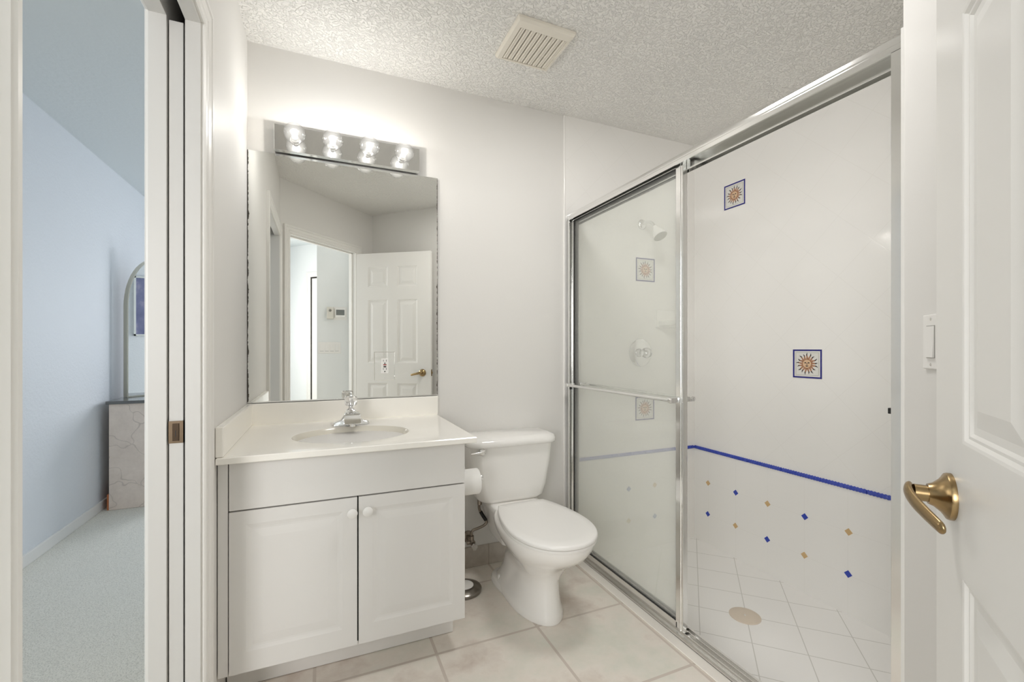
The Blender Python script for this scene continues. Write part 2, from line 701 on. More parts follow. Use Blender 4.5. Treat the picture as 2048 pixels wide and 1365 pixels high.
def casing(bm, a0, a1, ztop, f, zbot=0.002):
    """door casing around an opening a0..a1 wide and ztop high; f(a, z, protrusion) -> point"""
    rings = []
    for o, p in CAS:
        rings.append([f(a0 - o, zbot, p), f(a0 - o, ztop + o, p), f(a1 + o, ztop + o, p), f(a1 + o, zbot, p)])
    vr = [[bm.verts.new(q) for q in r] for r in rings]
    for a, b in zip(vr, vr[1:]):
        for i in range(3):
            bm.faces.new((a[i], a[i + 1], b[i + 1], b[i]))
    a, b = vr[-1], vr[0]
    for i in range(3):
        bm.faces.new((a[i], a[i + 1], b[i + 1], b[i]))


bm = B(); casing(bm, YN + 0.002, Y1 + 0.003, ZJ + 0.002, lambda a, z, p: (XL + p, a, z))
struct('trim_pocket_casing', bm, WHITE_TRIM)
bm = B(); casing(bm, YN + 0.002, Y1 + 0.003, ZJ + 0.002, lambda a, z, p: (-0.40 - p, a, z))
struct('trim_pocket_casing_bedroom', bm, WHITE_TRIM)

# the sliding door, pushed into its pocket
d1 = sthing('door_1', (-0.344, Y1 + 0.004, 0.01))
bm = B(); box(bm, (-0.3600, Y1 + 0.004, 0.012), (-0.3290, 2.16, 1.972), bev=0.0012)
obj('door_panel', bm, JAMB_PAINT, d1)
bm = B(); box(bm, (-0.3600, Y1 + 0.0015, 0.883), (-0.3290, Y1 + 0.03, 0.940))
pl = obj('edge_pull', bm, mat('aged_bronze', (0.17, 0.125, 0.085), 0.35, 1.0), d1)
bm = B(); box(bm, (-0.3515, Y1 - 0.0005, 0.889), (-0.3375, Y1 + 0.004, 0.934), bev=0.0006)
obj('pull_tab', bm, mat('dark_bronze', (0.07, 0.05, 0.035), 0.35, 1.0), pl)
bm = B(); box(bm, (-0.3455, Y1 - 0.001, 0.900), (-0.3440, Y1 + 0.004, 0.916))
obj('slot', bm, BLACK, pl)

YHL = -0.38
# diagonal doorway wall: camera stands in this doorway
T0, T1, ZD = -0.495, 0.240, 2.030
bm = B()
prism(bm, [(S0, T0 - 0.02), (S0, -0.70), (S0 - 0.08, -0.62), (S0 - 0.08, T0 - 0.02)], 0, H, MST)
prism(bm, [(S0, T1 + 0.018), (S0, T0 - 0.02), (S0 - 0.08, T0 - 0.02), (S0 - 0.08, T1 + 0.018)], ZD + 0.02, H, MST)
struct('wall_doorway', bm, WALL)
bm = B()
P = [st(S0, T1 + 0.018), st(S0, TC), (XD, XD - 0.668), (2.34, 0.603), (2.34, -1.70), (-0.04, -1.70), (-0.04, YHL), (0.26, YHL), (0.26, -0.10), st(S0 - 0.08, T1 + 0.018)]
prism(bm, P, -0.12, H)
struct('wall_front', bm, WALL)
# door lining
bm = B()
box(bm, (S0 - 0.081, T0 - 0.019, 0.002), (S0 + 0.001, T0, ZD + 0.018), MST)
box(bm, (S0 - 0.081, T1, 0.002), (S0 + 0.001, T1 + 0.019, ZD + 0.018), MST)
box(bm, (S0 - 0.081, T0 - 0.019, ZD), (S0 + 0.001, T1 + 0.019, ZD + 0.019), MST)
box(bm, (S0 - 0.070, T0, 0.002), (S0 - 0.040, T0 + 0.010, ZD), MST)
box(bm, (S0 - 0.070, T1 - 0.010, 0.002), (S0 - 0.040, T1, ZD), MST)
box(bm, (S0 - 0.070, T0, ZD - 0.010), (S0 - 0.040, T1, ZD), MST)
struct('trim_door_lining', bm, WHITE_TRIM)


def fst(a, z, p):
    x, y = st(S0 + p, a)
    return (x, y, z)


bm = B(); casing(bm, T0 - 0.005, T1 + 0.005, ZD + 0.005, fst)
struct('trim_door_casing', bm, WHITE_TRIM)

# hall and bedroom enclosure
bm = B(); box(bm, (-3.4, 1.138, 0), (0.1, 1.25, H), MST)
struct('wall_hall', bm, HALL_WALL)
bm = B(); box(bm, (-0.0415, YHL - 0.3, 0.0), (0.259, YHL + 0.0015, H))
struct('wall_hall_side', bm, HALL_WALL)


def wall_with_hole(bm, f, a0, a1, h0, h1, z0, z1):
    for (p, q, r, s) in ((a0, h0, 0, H), (h1, a1, 0, H), (h0, h1, 0, z0), (h0, h1, z1, H)):
        f(bm, p, q, r, s)


bm = B()
wall_with_hole(bm, lambda b, p, q, r, s: box(b, (-1.52, p, r), (-1.41, q, s)), -3.4, 6.0, -1.65, -0.35, 0.85, 2.05)
struct('wall_bedroom_left', bm, BED_WALL)
bm = B()
wall_with_hole(bm, lambda b, p, q, r, s: box(b, (p, 5.9, r), (q, 6.0, s)), -1.52, 1.7, -0.15, 1.05, 0.85, 2.05)
struct('wall_bedroom_far', bm, BED_WALL)
bm = B(); box(bm, (1.6, 2.30, 0), (1.7, 6.0, H)); struct('wall_bedroom_right', bm, BED_WALL)
bm = B(); box(bm, (-0.40, 2.299, 0), (1.7, 2.302, H)); struct('wall_bedroom_near', bm, BED_WALL)
bm = B(); box(bm, (-1.411, -3.0, 0.001), (-1.397, 5.89, 0.066), bev=0.003); struct('baseboard_left', bm, WHITE_TRIM)


def window(name, f):
    wd = sthing(name, (0, 0, 0))
    b1 = B()
    for lo, hi in (((0, 0), (1, 0.035)), ((0, 0.965), (1, 1)), ((0, 0), (0.035, 1)), ((0.965, 0), (1, 1)), ((0, 0.48), (1, 0.52))):
        f(b1, lo, hi, 0.03)
    obj('window_frame', b1, WHITE_TRIM, wd)
    b2 = B(); f(b2, (0.03, 0.03), (0.97, 0.97), 0.004)
    obj('pane', b2, CLEAR, wd)


window('window_1', lambda b, lo, hi, th: box(b, (-0.15 + 1.2 * lo[0], 5.95 - th / 2, 0.85 + 1.2 * lo[1]), (-0.15 + 1.2 * hi[0], 5.95 + th / 2, 0.85 + 1.2 * hi[1])))
window('added_side_window', lambda b, lo, hi, th: box(b, (-1.465 - th / 2, -1.65 + 1.3 * lo[0], 0.85 + 1.2 * lo[1]), (-1.465 + th / 2, -1.65 + 1.3 * hi[0], 0.85 + 1.2 * hi[1])))  # unseen window, added only to let the side fill in

# closet door in the hall wall
d3 = sthing('door_3', (*st(-1.2, 1.138), 0))
bm = B(); casing(bm, -1.31, -0.55, ZD, lambda a, z, p: (*st(a, 1.138 - p), z))
obj('door_casing', bm, WHITE_TRIM, d3)
bm = B(); box(bm, (-1.285, 1.132, 0.01), (-0.56, 1.139, ZD - 0.02), MST)
obj('door_panel', bm, WHITE_TRIM, d3)
bm = B(); box(bm, (-1.31, 1.136, 0.005), (-0.55, 1.1375, ZD), MST)
obj('door_shadow_gap', bm, DARK, d3)

# ------------------------------------------------------------------ six panel door standing open
HX, HY = 0.3005, -0.0318
ANG = math.radians(34.6)
DL, DH, DT = 0.735, 2.015, 0.035
# local: x along leaf from hinge, y = +front (towards the room / camera side), z up; front face at y=0
d2 = sthing('door_2', (HX, HY, 0.0), ANG)


def leaf_mesh():
    """front skin with six moulded raised panels, thickness behind"""
    b = B()
    xs = [0, 0.115, 0.315, 0.408, 0.608, DL]
    zs = [0.012, 0.215, 0.815, 0.998, 1.584, 1.700, 1.890, DH]
    for i in range(5):
        for j in range(7):
            x0, x1, z0, z1 = xs[i], xs[i + 1], zs[j], zs[j + 1]
            if i in (1, 3) and j in (1, 3, 5):
                rings = []
                for ins, dep in ((0, 0), (0.004, -0.001), (0.008, -0.0045), (0.012, -0.0045), (0.016, -0.0075), (0.026, -0.0075), (0.050, -0.0022), (0.052, -0.0022)):
                    rings.append([(x0 + ins, dep, z0 + ins), (x1 - ins, dep, z0 + ins), (x1 - ins, dep, z1 - ins), (x0 + ins, dep, z1 - ins)])
                vr = [[b.verts.new(p) for p in r] for r in rings]
                for p, q in zip(vr, vr[1:]):
                    for k in range(4):
                        b.faces.new((p[k], p[(k + 1) % 4], q[(k + 1) % 4], q[k]))
                b.faces.new(vr[-1])
            else:
                b.faces.new([b.verts.new(p) for p in ((x0, 0, z0), (x1, 0, z0), (x1, 0, z1), (x0, 0, z1))])
    bmesh.ops.remove_doubles(b, verts=b.verts, dist=1e-5)
    # mirror for the back skin
    g = bmesh.ops.duplicate(b, geom=b.faces[:])
    for v in [e for e in g['geom'] if isinstance(e, bmesh.types.BMVert)]:
        v.co.y = -DT - v.co.y
    P = [(0, 0), (DL, 0), (DL, -DT), (0, -DT)]
    for k in range(4):
        (xa, ya), (xb, yb) = P[k], P[(k + 1) % 4]
        if k in (1, 3):
            b.faces.new([b.verts.new(p) for p in ((xa, ya, 0.012), (xb, yb, 0.012), (xb, yb, DH), (xa, ya, DH))])
    for z in (0.012, DH):
        b.faces.new([b.verts.new((x, y, z)) for x, y in P])
    bmesh.ops.remove_doubles(b, verts=b.verts, dist=1e-5)
    return b


def make_door_paint():
    m = mat('white_woodgrain_door_paint', (0.81, 0.80, 0.775), 0.33)
    t = NT(m)
    mp = t.n('ShaderNodeMapping')
    mp.inputs['Scale'].default_value = (120, 120, 5)
    t.l(t.coord(), mp.inputs[0])
    t.bump(t.noise(1.0, 3, mp.outputs[0]), 0.12, 0.0006)
    return m


DOORP = make_door_paint()
obj('door_leaf', leaf_mesh(), DOORP, d2, local=True)
LX, LZ = DL - 0.079, 0.912
for side in (1, -1):
    y0 = 0 if side == 1 else -DT
    b = B()
    Mr = Matrix.Translation((LX, y0, LZ)) @ Matrix.Rotation(math.radians(-90 * side), 4, 'X')
    lathe(b, [(0.0, 0), (0.0335, 0), (0.0335, 0.004), (0.0325, 0.0065), (0.029, 0.0085), (0.024, 0.012), (0.017, 0.020), (0.0145, 0.026), (0.0, 0.026)], Mr, 40)
    ro = obj('lever_rose', b, BRASS, d2, smooth=35, local=True)
    b = B()
    s = side
    cyl(b, (LX, y0 + s * 0.026, LZ), (LX, y0 + s * 0.041, LZ), 0.0120, 28)
    obj('lever_neck', b, BRASS, d2, smooth=35, local=True)
    b = B()
    path = spline([(LX + 0.011, y0 + s * 0.0445, LZ + 0.0035), (LX - 0.006, y0 + s * 0.0480, LZ + 0.001), (LX - 0.030, y0 + s * 0.0465, LZ - 0.005), (LX - 0.058, y0 + s * 0.041, LZ - 0.011),
                   (LX - 0.085, y0 + s * 0.034, LZ - 0.017), (LX - 0.102, y0 + s * 0.029, LZ - 0.021)], 6)
    n = len(path)
    rad = []
    for i in range(n):
        u = i / (n - 1)
        r = 0.0128 - 0.0042 * u
        if u < 0.12:
            r *= 0.72 + 0.28 * math.sqrt(u / 0.12)
        if u > 0.9:
            r *= max(0.35, math.sqrt(max(0.0, 1 - ((u - 0.9) / 0.1) ** 2)))
        rad.append(r)
    tube(b, path, rad, 20, flat=0.50)
    obj('lever_handle', b, BRASS, d2, smooth=50, local=True)
b = B(); box(b, (DL - 0.001, -0.030, LZ - 0.03), (DL + 0.0012, -0.006, LZ + 0.03)); obj('latch_plate', b, BRASS, d2, local=True)
b = B(); box(b, (DL, -0.023, LZ - 0.009), (DL + 0.010, -0.012, LZ + 0.009), bev=0.002); obj('latch_bolt', b, BRASS, d2, local=True)
for z in (0.20, 0.98, 1.78):
    b = B()
    cyl(b, (-0.004, -DT - 0.005, z - 0.045), (-0.004, -DT - 0.005, z + 0.045), 0.0055, 14)
    obj('hinge', b, BRASS, d2, smooth=40, local=True)

bm = B(); box(bm, (XD - 0.004, 0.597, 0.002), (XD + 0.001, 0.6065, 1.89), bev=0.001)
struct('trim_caulk', bm, WHITE_TRIM)

# ------------------------------------------------------------------ vanity cabinet
YF = 1.581
van = thing('vanity_cabinet', 'white two-door bathroom vanity cabinet under the cream sink top', 'cabinet', (0.1, 1.88, 0))
bm = B()
box(bm, (-0.286, YF + 0.019, 0.127), (0.488, 2.178, 0.778))
obj('cabinet_body', bm, LAMINATE, van, bev=0.001)
bm = B(); box(bm, (-0.286, 1.713, 0.002), (0.480, 2.178, 0.126)); obj('toe_kick', bm, LAMINATE, van, bev=0.001)
bm = B(); box(bm, (-0.288, YF + 0.002, 0.127), (-0.262, YF + 0.020, 0.778)); obj('filler_strip', bm, LAMINATE, van)
bm = B(); box(bm, (-0.259, YF, 0.630), (0.488, YF + 0.018, 0.775), bev=0.0012); obj('false_drawer_front', bm, LAMINATE, van)
bm = B(); box(bm, (-0.2625, YF + 0.0175, 0.13), (0.486, YF + 0.0192, 0.777)); obj('shadow_gap', bm, DARK, van)


def cab_door(x0, x1, z0, z1, kx):
    b = B()
    xs = [x0, x0 + 0.045, x1 - 0.045, x1]
    zs = [z0, z0 + 0.062, z1 - 0.042, z1]
    for i in range(3):
        for j in range(3):
            a0, a1, c0, c1 = xs[i], xs[i + 1], zs[j], zs[j + 1]
            if i == 1 and j == 1:
                rings = []
                for ins, dep in ((0, 0), (0.006, 0.0012), (0.012, 0.0022), (0.018, 0.0024), (0.032, 0.0012), (0.044, 0.0004), (0.046, 0.0004)):
                    rings.append([(a0 + ins, YF + dep, c0 + ins), (a1 - ins, YF + dep, c0 + ins), (a1 - ins, YF + dep, c1 - ins), (a0 + ins, YF + dep, c1 - ins)])
                vr = [[b.verts.new(p) for p in r] for r in rings]
                for p, q in zip(vr, vr[1:]):
                    for k in range(4):
                        b.faces.new((p[k], p[(k + 1) % 4], q[(k + 1) % 4], q[k]))
                b.faces.new(vr[-1])
            else:
                b.faces.new([b.verts.new(p) for p in ((a0, YF, c0), (a1, YF, c0), (a1, YF, c1), (a0, YF, c1))])
    Q = [(x0, z0), (x1, z0), (x1, z1), (x0, z1)]
    for k in range(4):
        (xa, za), (xb, zb) = Q[k], Q[(k + 1) % 4]
        b.faces.new([b.verts.new(p) for p in ((xa, YF, za), (xb, YF, zb), (xb, YF + 0.017, zb), (xa, YF + 0.017, za))])
    b.faces.new([b.verts.new((x, YF + 0.017, z)) for x, z in Q])
    bmesh.ops.remove_doubles(b, verts=b.verts, dist=1e-5)
    d = obj('door', b, LAMINATE, van)
    b = B()
    lathe(b, [(0, 0), (0.008, 0), (0.007, 0.008), (0.012, 0.014), (0.0165, 0.020), (0.0165, 0.024), (0.012, 0.0275), (0, 0.0285)], frame_at((kx, YF + 0.0003, 0.579), (0, -1, 0)), 28)
    obj('knob', b, PLASTIC, d, smooth=50)


cab_door(-0.259, 0.1105, 0.128, 0.6255, 0.094)
cab_door(0.1155, 0.488, 0.128, 0.6255, 0.143)

# toilet paper roll holder and roll on the side of the vanity
hold = thing('toilet_paper_holder', 'chrome toilet paper holder on the right side of the vanity', 'holder', (0.489, 1.75, 0.577))
HY0, HZ0 = 1.75, 0.590
bm = B()
lathe(bm, [(0, 0), (0.020, 0), (0.020, 0.003), (0.010, 0.006), (0, 0.006)], frame_at((0.4885, HY0, HZ0), (1, 0, 0)), 20)
obj('mounting_base', bm, CHROME, hold, smooth=45)
bm = B()
lathe(bm, [(0, 0), (0.0065, 0), (0.0065, 0.106), (0.0095, 0.109), (0.0115, 0.116), (0.0095, 0.123), (0, 0.125)], frame_at((0.494, HY0, HZ0), (1, 0, 0)), 20)
obj('spindle', bm, CHROME, hold, smooth=45)
bm = B()
rings = []
nn = 40
for r, x in ((0.019, 0.497), (0.049, 0.497), (0.0515, 0.499), (0.0515, 0.595), (0.049, 0.597), (0.019, 0.597), (0.019, 0.497)):
    rings.append([(x, HY0 + r * math.cos(2 * math.pi * k / nn), HZ0 - 0.0125 + r * math.sin(2 * math.pi * k / nn)) for k in range(nn)])
loft(bm, rings, cap=False)
tp = obj('toilet_paper_roll', bm, PAPER, smooth=45)
tag(tp, 'white toilet paper roll hanging on the side of the vanity', 'toilet paper')

# ------------------------------------------------------------------ countertop with integrated oval sink
CX0, CX1, CY0, CY1, ZT = -0.289, 0.527, 1.556, 2.183, 0.800
top = thing('sink_countertop', 'cream cultured marble vanity top with an oval sink basin', 'countertop', (0.1, 1.87, 0.779))


def ring_rect(n, x0, x1, y0, y1, cx, cy, z):
    pts = []
    for i in range(n):
        a = 2 * math.pi * (i + 0.5) / n
        dx, dy = math.cos(a), math.sin(a)
        t = min(((x1 if dx > 0 else x0) - cx) / dx if abs(dx) > 1e-9 else 1e9, ((y1 if dy > 0 else y0) - cy) / dy if abs(dy) > 1e-9 else 1e9)
        pts.append([cx + dx * t, cy + dy * t, z])
    for c in ((x0, y0), (x1, y0), (x1, y1), (x0, y1)):
        k = min(range(n), key=lambda q: (pts[q][0] - c[0]) ** 2 + (pts[q][1] - c[1]) ** 2)
        pts[k][0], pts[k][1] = c
    return [tuple(p) for p in pts]


SX, SY, SA, SB = 0.111, 1.812, 0.212, 0.170
bm = B()
n = 96
ell = lambda k, z, oy=0.0: [(SX + SA * k * math.cos(2 * math.pi * (i + 0.5) / n), SY + oy + SB * k * math.sin(2 * math.pi * (i + 0.5) / n), z) for i in range(n)]
rr = [ring_rect(n, CX0 + 0.002, CX1 - 0.002, CY0 + 0.002, CY1, SX, SY, 0.779), ring_rect(n, CX0, CX1, CY0, CY1, SX, SY, 0.781),
      ring_rect(n, CX0, CX1, CY0, CY1, SX, SY, ZT - 0.003), ring_rect(n, CX0 + 0.003, CX1 - 0.003, CY0 + 0.003, CY1, SX, SY, ZT), ell(1.03, ZT), ell(1.0, ZT - 0.001)]
loft(bm, rr, cap=False)
obj('counter_slab', bm, MARBLE, top, smooth=30)
bm = B()
rr = [ell(1.0, ZT - 0.001), ell(0.975, ZT - 0.006), ell(0.94, ZT - 0.022), ell(0.86, ZT - 0.060), ell(0.72, ZT - 0.095), ell(0.5, ZT - 0.118), ell(0.25, ZT - 0.127), ell(0.11, ZT - 0.129)]
loft(bm, rr, cap=False)
bs = obj('basin', bm, BISQUE, top, smooth=60)
bm = B(); lathe(bm, [(0, 0), (0.024, 0), (0.024, 0.002), (0.019, 0.003), (0.017, -0.001), (0, 0.001)], Matrix.Translation((SX, SY, ZT - 0.1295)), 28)
obj('drain', bm, CHROME, bs, smooth=35)
bm = B(); box(bm, (-0.288, YB - 0.024, ZT - 0.002), (CX1 + 0.004, YB - 0.0005, 0.891), bev=0.004); obj('backsplash', bm, MARBLE, top)
bm = B(); box(bm, (-0.2905, CY0 + 0.001, ZT + 0.0005), (-0.269, YB - 0.0245, 0.893), bev=0.004); obj('side_splash', bm, MARBLE, top)

# faucet
fa = thing('sink_faucet', 'chrome centerset faucet with clear round knob behind the sink basin', 'faucet', (0.117, 2.035, ZT))
FX, FY = 0.117, 2.033


def rrect(hx, hy, r, z, cx, cy, n=8):
    pts = []
    for q, (sx, sy) in enumerate(((1, 1), (-1, 1), (-1, -1), (1, -1))):
        for k in range(n + 1):
            a = math.pi / 2 * (q + k / n)
            pts.append((cx + sx * (hx - r) + r * math.cos(a), cy + sy * (hy - r) + r * math.sin(a), z))
    return pts


bm = B()
loft(bm, [rrect(0.076, 0.025, 0.012, ZT + 0.0008, FX, FY), rrect(0.075, 0.024, 0.012, ZT + 0.010, FX, FY), rrect(0.066, 0.022, 0.012, ZT + 0.014, FX, FY), rrect(0.044, 0.023, 0.013, ZT + 0.022, FX, FY),
          rrect(0.032, 0.023, 0.013, ZT + 0.038, FX, FY), rrect(0.025, 0.022, 0.014, ZT + 0.054, FX, FY), rrect(0.018, 0.018, 0.0175, ZT + 0.064, FX, FY)])
obj('faucet_body', bm, CHROME, fa, smooth=50)
bm = B()
rings = []
for y, hw, z0, z1 in ((FY + 0.005, 0.028, 0.012, 0.058), (FY - 0.03, 0.029, 0.016, 0.060), (FY - 0.07, 0.031, 0.018, 0.060), (FY - 0.11, 0.033, 0.017, 0.057), (FY - 0.117, 0.031, 0.020, 0.054)):
    rc = 0.006
    ring = []
    for (sx, zc, q) in ((1, z1, 0), (-1, z1, 1), (-1, z0, 2), (1, z0, 3)):
        for k in range(5):
            a = math.pi / 2 * (q + k / 4)
            ring.append((FX + sx * (hw - rc) + rc * math.cos(a), y, ZT + (zc - rc if zc == z1 else zc + rc) + rc * math.sin(a)))
    rings.append(ring)
loft(bm, rings)
obj('spout', bm, CHROME, fa, smooth=40)
bm = B(); cyl(bm, (FX, FY - 0.095, ZT + 0.006), (FX, FY - 0.095, ZT + 0.020), 0.011, 20); obj('aerator', bm, CHROME, fa, smooth=40)
bm = B(); lathe(bm, [(0, 0), (0.016, 0), (0.010, 0.008), (0.009, 0.016), (0, 0.016)], Matrix.Translation((FX, FY, ZT + 0.0635)), 28); obj('knob_stem', bm, CHROME, fa, smooth=40)
bm = B(); lathe(bm, [(0, 0), (0.018, 0.0), (0.0245, 0.006), (0.0265, 0.014), (0.0265, 0.030), (0.0245, 0.037), (0.018, 0.041), (0, 0.042)], Matrix.Translation((FX, FY, ZT + 0.0800)), 40)
k_ = obj('knob', bm, ACRYLIC, fa, smooth=35)
bm = B(); lathe(bm, [(0, 0), (0.007, 0), (0.007, 0.026), (0, 0.026)], Matrix.Translation((FX, FY, ZT + 0.084)), 20); obj('knob_core', bm, CHROME, k_, smooth=35)

# ------------------------------------------------------------------ wall mirror, outlet, light bar
MT = Matrix.Translation((0.117, YB - 0.003, 1.436)) @ Matrix.Rotation(math.radians(-0.10), 4, 'X') @ Matrix.Rotation(math.radians(0.0), 4, 'Z') @ Matrix.Translation((-0.117, -(YB - 0.003), -1.436))
bm = B(); box(bm, (-0.2900, YB - 0.0105, 0.898), (0.531, YB - 0.0045, 1.974), MT)
mi = obj('wall_mirror', bm, MIRROR)
bm = B(); box(bm, (-0.2900, YB - 0.012, 0.8935), (0.531, YB - 0.0005, 0.8985)); obj('bottom_channel', bm, SATIN, mi)
tag(mi, 'large frameless wall mirror with worn dark edges above the sink', 'mirror')

ol = thing('outlet', 'white receptacle with red and black buttons in a mirrored plate, set in the wall mirror', 'outlet', (0.275, YB - 0.014, 1.044))
YO = YB - 0.0135
CLEARP = make_clear('mirrored_clear_plate', (0.86, 0.87, 0.86), 1.5)
bm = B(); box(bm, (0.228, YO - 0.005, 0.976), (0.322, YO, 1.111), bev=0.0022); obj('cover_plate', bm, make_mirror_mat('mirrored_plate'), ol)
bm = B(); box(bm, (0.258, YO - 0.0085, 1.009), (0.292, YO - 0.0045, 1.079), bev=0.001); rec = obj('receptacle', bm, PLASTIC, ol)
bm = B()
for z in (1.069, 1.030):
    box(bm, (0.2675, YO - 0.0092, z - 0.004), (0.2695, YO - 0.008, z + 0.004)); box(bm, (0.2810, YO - 0.0092, z - 0.004), (0.2830, YO - 0.008, z + 0.004))
    cyl(bm, (0.2752, YO - 0.0092, z - 0.0125), (0.2752, YO - 0.008, z - 0.0125), 0.003, 12)
obj('slots', bm, BLACK, rec)
bm = B(); box(bm, (0.268, YO - 0.0097, 1.0470), (0.2825, YO - 0.008, 1.0520)); obj('reset_button', bm, RED, rec)
bm = B(); box(bm, (0.269, YO - 0.0097, 1.0375), (0.2815, YO - 0.008, 1.0430)); obj('test_button', bm, BLACK, rec)
for z in (0.987, 1.100):
    bm = B(); cyl(bm, (0.2752, YO - 0.0062, z), (0.2752, YO - 0.0045, z), 0.0027, 12)
    obj('screw', bm, CHROME, ol)

bar = thing('vanity_light_bar', 'polished chrome light bar holding four globe bulbs above the mirror', 'light fixture', (0.125, YB, 2.04))
bm = B(); box(bm, (-0.187, YB - 0.046, 1.979), (0.434, YB - 0.0005, 2.089), bev=0.0015); obj('bar_housing', bm, mat('polished_chrome_bar', (0.80, 0.80, 0.79), 0.07, 1.0), bar)
BX = [-0.104, 0.045, 0.197, 0.350]
BZ = 2.030
for i, x in enumerate(BX):
    bm = B()
    lathe(bm, [(0, 0), (0.021, 0), (0.021, 0.004), (0.0165, 0.006), (0.0165, 0.022), (0, 0.022)], frame_at((x, YB - 0.0455, BZ), (0, -1, 0)), 24)
    obj('socket', bm, SATIN, bar, smooth=35)
names = ['leftmost of the four globe bulbs on the light bar, warm white', 'brightest, bluish white globe bulb, second from the left on the light bar',
         'globe bulb third from the left on the light bar, warm white', 'rightmost of the four globe bulbs on the light bar, warm white']
for i, x in enumerate(BX):
    cy = YB - 0.046 - 0.070
    bl = thing('globe_bulb', names[i], 'light bulb', (x, cy, BZ), group='globe bulbs on the vanity light bar')
    b = B()
    prof = [(0.0135, -0.048), (0.0145, -0.043), (0.020, -0.037)]
    for k in range(1, 17):
        a = math.radians(30 + 150 * k / 16)
        prof.append((0.0425 * math.sin(a), -0.0425 * math.cos(a)))
    lathe(b, prof, frame_at((x, cy, BZ), (0, -1, 0)), 36)
    g_ = obj('bulb_glass', b, BULB_GLASS, bl, smooth=70)
    g_.visible_shadow = True
    b = B()
    lathe(b, [(0, -0.016), (0.008, -0.013), (0.0125, 0.0), (0.008, 0.013), (0, 0.016)], frame_at((x, cy + 0.004, BZ), (0, -1, 0)), 18)
    obj('filament', b, GLOW_COOL if i == 1 else GLOW, bl, smooth=60)
    b = B(); cyl(b, (x, YB - 0.069, BZ), (x, YB - 0.085, BZ), 0.012, 20); obj('bulb_base', b, SATIN, bl, smooth=40)
    ld = bpy.data.lights.new('bulb_light', 'POINT')
    ld.energy = BULB_POWER * (1.35 if i == 1 else 1.0)
    ld.color = (0.93, 0.97, 1.0) if i == 1 else (1.0, 0.945, 0.87)
    ld.shadow_soft_size = 0.012
    lo = bpy.data.objects.new('bulb_light', ld)
    COL.objects.link(lo)
    lo.parent = bl
    lo.location = (0, -0.006, 0)

# ------------------------------------------------------------------ ceiling exhaust grille
ve = thing('exhaust_vent_cover', 'cream slotted exhaust fan cover on the textured ceiling', 'vent', (0.843, 1.718, H))
bm = B()
V0, V1, W0, W1 = 0.715, 0.967, 1.590, 1.845
A0, A1, C0, C1 = V0 + 0.022, V1 - 0.014, W0 + 0.038, W1 - 0.014
q4 = lambda a, b, c, d, z: [(a, c, z), (b, c, z), (b, d, z), (a, d, z)]
rr4 = [q4(V0 - 0.004, V1 + 0.004, W0 - 0.004, W1 + 0.004, H - 0.0005), q4(V0 - 0.003, V1 + 0.003, W0 - 0.003, W1 + 0.003, H - 0.010), q4(V0 + 0.003, V1 - 0.003, W0 + 0.004, W1 - 0.003, H - 0.020),
       q4(A0, A1, C0, C1, H - 0.021), q4(A0 + 0.001, A1 - 0.001, C0 + 0.001, C1 - 0.001, H - 0.005)]
loft(bm, rr4, cap=False)
obj('frame', bm, CREAM_P, ve)
bm = B(); box(bm, (V0 + 0.004, W0 + 0.004, H - 0.0045), (V1 - 0.004, W1 - 0.004, H - 0.0008)); obj('dark_backing', bm, mat('dark_duct', (0.02, 0.018, 0.015), 0.8), ve)
bm = B()
ns = 9
pit = (A1 - A0) / ns
for k in range(ns):
    x = A0 + k * pit
    for (u0, u1, dz_) in ((0.17, 0.54, 0.0), (0.56, 0.99, 0.002)):
        box(bm, (x + u0 * pit, C0 + 0.0015, H - 0.021 + dz_), (x + u1 * pit, C1 - 0.0015, H - 0.009), bev=0.003)
obj('louvers', bm, CREAM_P, ve)

# ------------------------------------------------------------------ toilet
TX = 0.868
to = thing('toilet', 'white two-piece toilet with closed lid between vanity and shower', 'toilet', (TX, 1.85, 0))


def egg(yf, yb, hw, z, n=48, p=2.0, cy=None, sq=2.6, cx=TX):
    """egg outline: round front, squarer back"""
    cy = cy if cy is not None else yf + (yb - yf) * 0.45
    pts = []
    for i in range(n):
        a = 2 * math.pi * i / n
        c, s = math.cos(a), math.sin(a)
        e = p if s < 0 else sq
        r = (abs(c) ** e + abs(s) ** e) ** (-1 / e)
        ly = (cy - yf) if s < 0 else (yb - cy)
        pts.append((cx + hw * c * r, cy + ly * s * r, z))
    return pts


bm = B()
secs = [(1.588, 2.075, 0.108, 0.0008), (1.586, 2.078, 0.110, 0.008), (1.590, 2.072, 0.106, 0.030), (1.598, 2.040, 0.094, 0.060), (1.606, 2.010, 0.086, 0.110), (1.606, 1.990, 0.084, 0.160),
        (1.590, 1.985, 0.092, 0.205), (1.552, 1.985, 0.112, 0.240), (1.500, 1.985, 0.138, 0.272), (1.452, 1.990, 0.160, 0.305), (1.424, 1.995, 0.173, 0.335), (1.414, 1.995, 0.178, 0.358), (1.414, 1.99, 0.178, 0.372), (1.424, 1.98, 0.170, 0.379)]
loft(bm, [egg(f, b, h, z, sq=(3.2 if z < 0.2 else 2.6), cy=(None if z < 0.2 else 1.66)) for f, b, h, z in secs])
bowl = obj('bowl', bm, CERAMIC, to, smooth=70)
# rear deck under the tank
bm = B()
loft(bm, [rrect(0.085, 0.10, 0.03, 0.20, TX, 2.02), rrect(0.105, 0.125, 0.03, 0.28, TX, 2.02), rrect(0.125, 0.135, 0.03, 0.35, TX, 2.01), rrect(0.128, 0.135, 0.03, 0.372, TX, 2.01), rrect(0.120, 0.128, 0.03, 0.380, TX, 2.01)])
obj('tank_deck', bm, CERAMIC, to, smooth=60)
